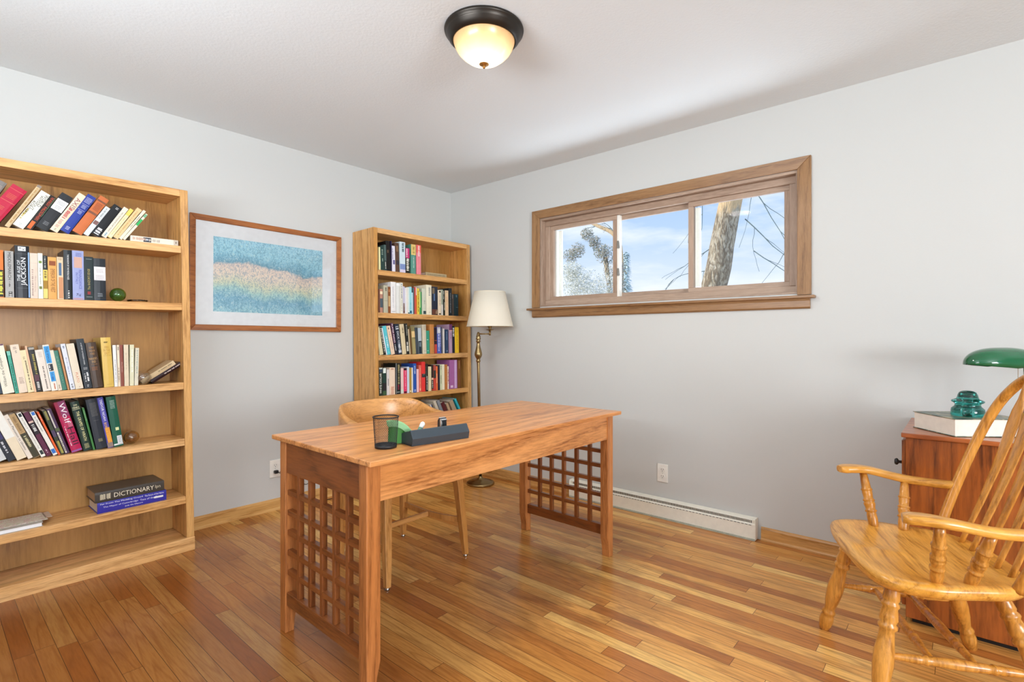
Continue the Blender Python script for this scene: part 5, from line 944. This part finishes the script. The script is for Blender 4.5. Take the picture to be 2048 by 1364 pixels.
# ================================================================ floor lamp
fl = empty('floor_lamp', (-.235, -.60, 0), (0, 0, 0)); tag(fl, 'brass swing-arm floor lamp with cream shade in the corner', 'floor lamp')
c = MB(); c.lathe([(0,.0),(.105,.0),(.109,.004),(.109,.012),(.104,.018),(.098,.020),(.090,.024),(.070,.027),(.066,.031),(.045,.034),(.030,.040),(.018,.050),(.012,.060)], 48, cap=False); c.build('base', M_brass, fl)
px_, py_ = -.014, .010
c = MB(); c.turned((0,0,.05), (px_,py_,.975), [(0,.0115),(.9,.0115),(.99,.0125),(1,.0125)], 20); c.build('pole', M_brass, fl)
c = MB(); pr = [(.0125,.955),(.018,.962),(.018,.970),(.013,.975),(.017,.985),(.026,1.0),(.0305,1.015),(.029,1.03),(.022,1.055),(.0155,1.08),(.013,1.10),(.0125,1.112),(.019,1.117),(.019,1.122),(.013,1.127),(.018,1.136),(.020,1.143),(.015,1.151),(.018,1.157),(.017,1.162),(.012,1.168),(.013,1.176),(.009,1.184),(.006,1.188),(.0,1.19)]
c.lathe(pr, 28, (px_,py_,0)); c.build('baluster', M_brass, fl)
ax, ay = px_+.060, py_-.068
c = MB(); c.tube([(px_,py_,1.178),(ax,ay,1.178)], .0055, 10); c.tube([(px_,py_,1.165),(px_,py_,1.193)], .008, 12); c.tube([(ax,ay,1.166),(ax,ay,1.20)], .008, 12); c.build('swing_arm', M_brass, fl)
c = MB(); c.lathe([(.008,1.198),(.010,1.205),(.030,1.209),(.031,1.212),(.010,1.214),(.010,1.225),(.016,1.228),(.016,1.27),(.0,1.272)], 24, (ax,ay,0)); c.build('socket', M_brass, fl)
c = MB(); hp = smooth_path([(0,-.018,1.228),(0,-.05,1.30),(0,-.055,1.40),(0,-.02,1.485),(0,0,1.493),(0,.02,1.485),(0,.055,1.40),(0,.05,1.30),(0,.018,1.228)], 5)
c.tube([(p.x+ax,p.y+ay,p.z) for p in hp], .0018, 6); c.tube([(ax,ay,1.49),(ax,ay,1.513)], .0035, 8); hp_ = c.build('harp', M_brass, fl)
m, nt, b = newmat('shade_cloth'); setp(nt, b, col=lin('#fbf5e6'), rough=.8); tr = nd(nt, 'ShaderNodeBsdfTranslucent', i_Color=lin('#fbf0d6')); mx = nd(nt, 'ShaderNodeMixShader', i_Fac=.3)
nt.links.new(b.outputs[0], mx.inputs[1]); nt.links.new(tr.outputs[0], mx.inputs[2]); nt.links.new(mx.outputs[0], nt.nodes['Material Output'].inputs[0])
c = MB(); c.lathe([(.183,1.237),(.121,1.508),(.1195,1.508),(.1815,1.237),(.183,1.237)], 64, (ax,ay,0), cap=False); sh_ = c.build('lamp_shade', m, fl)
for r_, z in ((.1835,1.2375),(.1215,1.5075)):
    c = MB(); c.tube([(ax+r_*math.cos(2*PI*k/48), ay+r_*math.sin(2*PI*k/48), z) for k in range(48)], .0022, 6, closed=True); c.build('trim_ring', plain('#efe6cf', .7), sh_)
c = MB()
for k in range(3): c.tube([(ax,ay,1.497),(ax+.12*math.cos(2*PI*k/3+.4),ay+.12*math.sin(2*PI*k/3+.4),1.505)], .0013, 5)
c.build('spider', M_brass, sh_)

# ================================================================ cabinet
cb = empty('cabinet', (-.27, -3.68, 0)); tag(cb, 'dark-stained oak cabinet against the wall behind the windsor chair', 'cabinet')
cy1, cy0 = .391, -.42; cx0, cx1 = -.262, .262
c = MB(); c.box(cx0, cx1, cy0, cy1, .02, .744); c.build('body', M_cab, cb, bev=.003)
c = MB(); c.box(cx0-.012, cx1-.004, cy0-.012, cy1+.014, .744, .7625); c.build('top', M_cab_y, cb, bev=.003)
c = MB(); c.box(cx0+.02, cx1-.01, cy0+.01, cy1-.02, 0, .02); c.build('plinth', M_black, cb)
c = MB(); c.box(-.245, .245, cy1, cy1+.014, .06, .73); dr = c.build('door', M_cab, cb, bev=.003)
c = MB(); c.lathe([(.006,0),(.006,.010),(.013,.015),(.014,.020),(.010,.025),(0,.026)], 20, (-.225, cy1+.014, .635), Matrix.Rotation(-PI/2, 3, 'X')); c.build('knob', plain('#1c1a18', .4), dr)

# big book + insulator on the cabinet
bb = empty('thick_book', (-.528, -3.440, .7632), (0, 0, R(38.5))); tag(bb, 'thick white-paged hardback with dark cover lying on the cabinet', 'book')
BL_, BW_ = .222, .27
c = MB(); c.box(.004, BL_-.004, -BW_, -.004, .0028, .0660); c.build('pages', plain('#efe7da', .75, mott=.06), bb)
m, nt, b = newmat('dust_jacket'); tcn = nd(nt, 'ShaderNodeTexCoord'); v = nd(nt, 'ShaderNodeTexNoise', i_Scale=14., i_Detail=2.); nt.links.new(tcn.outputs['Object'], v.inputs['Vector'])
setp(nt, b, col=ramp(nt, v.outputs['Fac'], [(.35,'#2f3a33'),(.5,'#4f6254'),(.56,'#a89b7a'),(.62,'#5c6b5c')]), rough=.3)
c = MB(); c.box(0, BL_, -BW_-.003, 0, 0, .0026); c.box(0, BL_, -BW_-.003, 0, .0662, .0688); c.box(0, BL_, -BW_-.003, -BW_, 0, .0688); c.build('cover', m, bb, bev=.0008)
ins = empty('glass_insulator', (-.378, -3.478, .8325)); tag(ins, 'teal glass power-line insulator standing on the thick book', 'insulator')
pr = [(0,.0015),(.036,.0015),(.038,.0),(.053,.0),(.0540,.004),(.0535,.018),(.052,.028),(.046,.034),(.042,.038),(.0405,.045),(.043,.050),(.051,.054),(.0525,.058),(.050,.061),(.044,.064),(.036,.068),(.033,.075),(.031,.085),(.026,.094),(.017,.099),(.008,.1005),(0,.101)]
c = MB(); c.lathe(pr, 48, cap=False); c.lathe([(0,.060),(.012,.058),(.014,.03),(.016,.0022),(0,.0022)], 24, cap=False); c.build('glass_body', glass('teal_glass', '#3fa8a0', .03, 1.5), ins, keep=True)

# banker's lamp
bk = empty('bankers_lamp', (-.208, -3.655, .7632)); tag(bk, 'brass desk lamp with green glass shade on the cabinet', 'desk lamp')
c = MB(); c.lathe([(0,0),(.075,0),(.078,.004),(.078,.010),(.070,.014),(.066,.020),(.050,.024),(.046,.032),(.030,.036),(.022,.046),(.024,.052),(.014,.062),(.010,.070),(.0075,.078)], 40, cap=False); c.build('base', M_brass2, bk)
c = MB(); c.tube([(0,0,.07),(0,0,.30)], .0072, 16); c.tube(smooth_path([(0,0,.29),(-.01,-.0,.318),(-.04,.03,.325)], 5), .006, 10); c.build('post', plain('#d9d3bd', .25, .9), bk)
sh = empty('tmp', (0,0,0)); bpy.data.objects.remove(sh)
U = Vector((.656,-.755,0)); Wv = Vector((-.755,-.656,0)); C0 = Vector((-.060,.072,.283))
rings = []; NS = 25; L2 = .143
def shade_ring(t, inset=0.):
    # t -1..1 along the axis: superelliptic shell, open below
    f = (1-abs(t)**2.6)**.5 if abs(t) < 1 else 0.
    hgt = (.070-inset)*f**.9; dep = (.068-inset)*(max(0, 1-abs(t)**3.2))**.5; pts = []
    for k in range(17):
        a = PI*k/16; pts.append(C0+U*(t*(L2-inset))+Wv*(math.cos(a)*dep)+Vector((0,0,-.010+hgt*math.sin(a)**.8 - .012*abs(math.cos(a))**3*(1-abs(t)))))
    return pts
ts = [-1+2*i/(NS-1) for i in range(NS)]; ts = [math.sin(t*PI/2)*.999 for t in ts]
outr = [shade_ring(t) for t in ts]; innr = [shade_ring(t, .004) for t in ts]
c = MB(); vs_ = [p for r_ in outr for p in r_]+[p for r_ in innr for p in r_]; fs = []; n = 17; off = NS*n
for i in range(NS-1):
    for k in range(n-1):
        fs.append((i*n+k, i*n+k+1, (i+1)*n+k+1, (i+1)*n+k)); fs.append((off+i*n+k, off+(i+1)*n+k, off+(i+1)*n+k+1, off+i*n+k+1))
    for k in (0, n-1): fs.append((i*n+k, (i+1)*n+k, off+(i+1)*n+k, off+i*n+k))
c.add(vs_, fs, True)
m, nt, b = newmat('green_shade_glass'); setp(nt, b, col=lin('#0c5f39'), rough=.12, coat=.6, spec=.6)
c.build('glass_shade', m, bk)
kp = C0+U*.062+Wv*.066+Vector((0,0,.022))
c = MB(); c.lathe([(0,-.002),(.009,-.001),(.011,.003),(.008,.007),(.0095,.012),(.007,.018),(0,.020)], 20, kp, Wv.to_track_quat('Z','Y').to_matrix()); c.build('knob', M_brass2, bk)
c = MB(); q0 = C0+U*.045+Wv*.02
for k in range(34): c.lathe([(0,-.0015),(.0013,-.0007),(.0013,.0007),(0,.0015)], 6, (q0.x, q0.y, C0.z-.002-k*.0034), cap=False)
c.build('pull_chain', M_brass2, bk)

# ================================================================ windsor armchair at right
WO = Vector((-.985, -3.303, 0)); th = R(24)
wc = empty('windsor_armchair', WO, (0, 0, th)); tag(wc, 'golden oak hoop-back windsor armchair with turned legs at right', 'chair')
ol = smooth_path([(0,.168,0),(.13,.163,0),(.235,.143,0),(.283,.09,0),(.292,.0,0),(.270,-.10,0),(.238,-.2,0),(.16,-.268,0),(0,-.29,0),(-.16,-.268,0),(-.238,-.2,0),(-.270,-.10,0),(-.292,.0,0),(-.283,.09,0),(-.235,.143,0),(-.13,.163,0)], 5, True)
c = MB(); rings = []
for s_, z in ((.55,.392),(.88,.393),(.96,.400),(.992,.412),(1.,.424),(.985,.434),(.95,.438),(.88,.436),(.7,.428),(.45,.424),(.2,.425),(.02,.426)):
    rings.append([(p.x*s_, p.y*s_+(1-s_)*-.05, z+(.006*max(0,1-abs(p.x)/.12)*(p.y>.1)*(s_<.97)*(s_>.4))) for p in ol])
c.loft(rings); c.build('seat', M_wind_x, wc)
LP = [(0,.017),(.03,.019),(.10,.0215),(.13,.0225),(.145,.019),(.16,.0235),(.175,.0245),(.19,.020),(.24,.0235),(.27,.0245),(.295,.020),(.31,.0255),(.33,.0255),(.345,.0195),(.40,.0215),(.50,.0265),(.58,.0275),(.68,.024),(.76,.0185),(.785,.0175),(.80,.0225),(.82,.0235),(.835,.019),(.855,.0225),(.90,.0245),(.95,.0215),(.99,.017),(1.,.014)]
legs = {}
for key, top, bot in (('fr', (.195,.085,.405), (.268,.158,0)), ('fl', (-.195,.085,.405), (-.268,.158,0)), ('rr', (.165,-.185,.405), (.275,-.325,0)), ('rl', (-.165,-.185,.405), (-.275,-.325,0))):
    c = MB(); c.turned(top, bot, LP, 20); c.build('leg', M_wind_z, wc); legs[key] = (Vector(top), Vector(bot))
at = lambda k, f: legs[k][0].lerp(legs[k][1], f)
SP = [(0,.0085),(.08,.0095),(.2,.0125),(.24,.0135),(.26,.011),(.275,.0145),(.29,.0145),(.305,.011),(.33,.013),(.5,.0155),(.67,.013),(.695,.011),(.71,.0145),(.725,.0145),(.74,.011),(.76,.0135),(.8,.0125),(.92,.0095),(1,.0085)]
sA = {}
for sd, a, b2 in (('r','fr','rr'), ('l','fl','rl')):
    p0, p1 = at(a,.52), at(b2,.52); c = MB(); c.turned(p0, p1, SP, 14); c.build('side_stretcher', M_wind_z, wc); sA[sd] = (p0, p1)
for f in (.33, .62):
    c = MB(); c.turned(sA['r'][0].lerp(sA['r'][1], f), sA['l'][0].lerp(sA['l'][1], f), SP, 14); c.build('cross_stretcher', M_wind_z, wc)
c = MB(); c.turned(at('fr',.68), at('fl',.68), SP, 14)
L20 = math.tan(R(20)); bp = lambda u, z, d=0.: Vector((u, -.2-(z-.42)*L20+d, z))
hoop = smooth_path([bp(-.228,.425),bp(-.243,.52),bp(-.252,.64),bp(-.250,.76),bp(-.236,.86),bp(-.2,.945),bp(-.125,1.01),bp(0,1.035),bp(.125,1.01),bp(.2,.945),bp(.236,.86),bp(.250,.76),bp(.252,.64),bp(.243,.52),bp(.228,.425)], 7)
c = MB(); rings = []; nrm = Vector((0, math.cos(R(20)), math.sin(R(20))))
for i, p in enumerate(hoop):
    t = (hoop[min(i+1,len(hoop)-1)]-hoop[max(i-1,0)]).normalized(); s2 = nrm.cross(t).normalized(); hw, hh = .0125, .015; r_ = []
    for k in range(12):
        a = 2*PI*k/12; ca, sa = math.cos(a), math.sin(a); r_.append(p+s2*(hw*math.copysign(abs(ca)**.7,ca))+nrm*(hh*math.copysign(abs(sa)**.7,sa)))
    rings.append(r_)
c.loft(rings); c.build('hoop', M_wind_z, wc)
def hoop_z(u):
    best = min(hoop, key=lambda p: abs(p.x-u) + (0 if p.z > .8 else 9)); return best.z
for u in (-.15,-.075,0,.075,.15):
    ut = u*.84; zt = hoop_z(ut)-.004; z0 = .43; rings = []
    for f, w_, t_ in ((0,.009,.008),(.06,.011,.007),(.25,.016,.006),(.45,.023,.0055),(.62,.030,.005),(.74,.034,.0048),(.81,.030,.005),(.88,.014,.0065),(.93,.0085,.0075),(1.,.0075,.0075)):
        z = z0+(zt-z0)*f; uu = u*.93+(ut-u*.93)*f; ctr = bp(uu, z, -.028*(1-f) - .012*math.sin(PI*f)); rings.append([ctr+Vector((w_*math.cos(2*PI*k/12),0,0))+nrm*(t_*math.sin(2*PI*k/12)) for k in range(12)])
    c = MB(); c.loft(rings); c.build('back_slat', M_wind_z, wc)
for sx in (-1, 1):
    path = smooth_path([(sx*.292,.098,.627),(sx*.302,.05,.630),(sx*.309,-.01,.626),(sx*.290,-.12,.606),(sx*.268,-.22,.601),(sx*.256,-.275,.603)], 6); rings = []; n = len(path)
    for i, p in enumerate(path):
        f = i/(n-1); t = (path[min(i+1,n-1)]-path[max(i-1,0)]).normalized(); s2 = Vector((t.y,-t.x,0)).normalized()
        hw = .031 if f < .2 else .031-.012*min(1,(f-.2)/.45); hw *= (.62+.38*min(1, f/.07)); hh = .0145*(.8+.2*min(1,f/.06)); r_ = []
        for k in range(14):
            a = 2*PI*k/14; ca, sa = math.cos(a), math.sin(a); r_.append(p+s2*(hw*math.copysign(abs(ca)**.6,ca))+Vector((0,0,hh*math.copysign(abs(sa)**.6,sa))))
        rings.append(r_)
    c = MB(); c.loft(rings); c.build('arm', M_wind_y, wc)
    AP = [(0,.0135),(.06,.0155),(.16,.0175),(.24,.0165),(.27,.0150),(.285,.0195),(.31,.0195),(.325,.016),(.36,.0165),(.41,.019),(.44,.0195),(.46,.016),(.475,.0195),(.50,.0195),(.52,.0155),(.58,.0165),(.64,.0175),(.66,.0165),(.675,.0195),(.69,.0195),(.71,.016),(.85,.0145),(1,.0125)]
    c = MB(); c.turned((sx*.240,-.005,.425), (sx*.306,.012,.616), AP, 16); c.build('arm_post', M_wind_z, wc)
    c = MB(); c.turned((sx*.222,-.092,.425), (sx*.284,-.118,.596), AP, 16); c.build('arm_post', M_wind_z, wc)

# ================================================================ things on the desk
cup = empty('pen_cup', (-2.076, -1.945, .7622)); tag(cup, 'round black wire-mesh pen cup on the desk corner', 'pen cup')
r0, r1, hC = .0365, .0435, .107
c = MB(); N = 42
rad = lambda z: r0+(r1-r0)*z/hC
for dr in (-1, 1):
    for k in range(N):
        a0 = 2*PI*k/N; pts = []
        for j in range(9):
            z = .012+(hC-.014)*j/8; a = a0+dr*j/8*1.55; pts.append((rad(z)*math.cos(a), rad(z)*math.sin(a), z))
        c.tube(pts, .00038, 3, smooth=False)
c.build('mesh_wall', plain('#26262a', .45, .3), cup)
c = MB(); c.lathe([(r0-.002,.0),(r0+.0008,.0),(r0+.0018,.012),(r0+.0004,.012),(r0-.001,.002),(0,.002)], 40, cap=False); c.lathe([(0,.0008),(r0,.0008)], 40, cap=False); c.build('base', M_black, cup)
c = MB(); c.tube([((r1+.0002)*math.cos(2*PI*k/48), (r1+.0002)*math.sin(2*PI*k/48), hC) for k in range(48)], .0022, 8, closed=True); c.build('rim', M_black, cup)
tr_ = empty('desk_organizer', (-2.008, -2.003, .7622), (0, 0, R(-8))); tag(tr_, 'long dark grey plastic tray with faceted front on the desk', 'desk organizer')
m = plain('#38424a', .38)
c = MB(); c.prism([(0,0),(.0,.002),(-.006,.026),(.010,.053),(.014,.055),(.016,.053),(.001,.026),(.005,.006),(.005,0)], 0, .246, 0); c.build('front_wall', m, tr_, bev=.001)
c = MB(); c.box(0, .246, .004, .115, 0, .005); c.build('tray_floor', m, tr_)
c = MB(); c.box(0, .246, .112, .117, 0, .020); c.build('rear_wall', m, tr_)
for x in (0, .242):
    c = MB(); c.prism([(0,0),(-.006,.026),(.012,.053),(.05,.044),(.117,.022),(.117,0)], x, x+.004, 0); c.build('end_wall', m, tr_)
c = MB(); c.box(.12, .123, .004, .112, .005, .02); c.build('divider', m, tr_)
# green sticky roll, marker and stapler standing in the tray
gt = empty('ribbon_roll', (-2.052, -1.893, .7632), (0, 0, R(-30))); tag(gt, 'curved light-green strip standing in the grey tray beside the cup', 'ribbon')
c = MB(); rings = []
for i in range(13):
    a = R(78+i*6.6); rr_ = .084; x, z = -math.cos(a)*rr_+.03, math.sin(a)*rr_
    rr2 = .062; x2, z2 = -math.cos(a)*rr2+.03, math.sin(a)*rr2
    rings.append([(x,-.012,z),(x,.012,z),(x2,.012,z2),(x2,-.012,z2)])
c.loft(rings, smooth=False); c.build('strip', plain('#8fc58a', .5), gt, bev=.002)
c = MB(); c.prism([(.018,0),(.078,0),(.090,.018),(.084,.034),(.070,.049),(.052,.0585),(.030,.0625),(.020,.0615)], -.006, .006, 1); c.build('core', plain('#2f7d1f', .5), gt)
mk = empty('marker', (-1.948, -1.945, .7690), (0, R(42), R(15))); tag(mk, 'green marker with white cap leaning in the grey tray', 'marker')
c = MB(); c.lathe([(.006,0),(.0085,.004),(.0085,.050),(.0075,.052)], 16); c.build('barrel', plain('#5c8c78', .4), mk)
c = MB(); c.lathe([(.0088,.052),(.009,.072),(.006,.077),(0,.078)], 16); c.build('cap', plain('#f0efe9', .35), mk)
sp_ = empty('tape_dispenser', (-1.826, -1.962, .7680), (0, 0, R(-8))); tag(sp_, 'small black and chrome tape cutter standing in the grey tray', 'tape dispenser')
c = MB(); c.prism([(-.004,0),(.018,0),(.016,.060),(.008,.070),(.001,.070)], -.016, .016, 0); c.build('body', plain('#1f2327', .35), sp_, bev=.002)
c = MB(); c.prism([(-.0095,.004),(-.005,.004),(.0005,.064),(-.003,.066)], -.0155, -.008, 0); c.prism([(-.004,.060),(.010,.070),(.009,.072),(-.005,.063)], -.014, .014, 0); c.build('cutter', plain('#d7dadd', .25, .9), sp_)
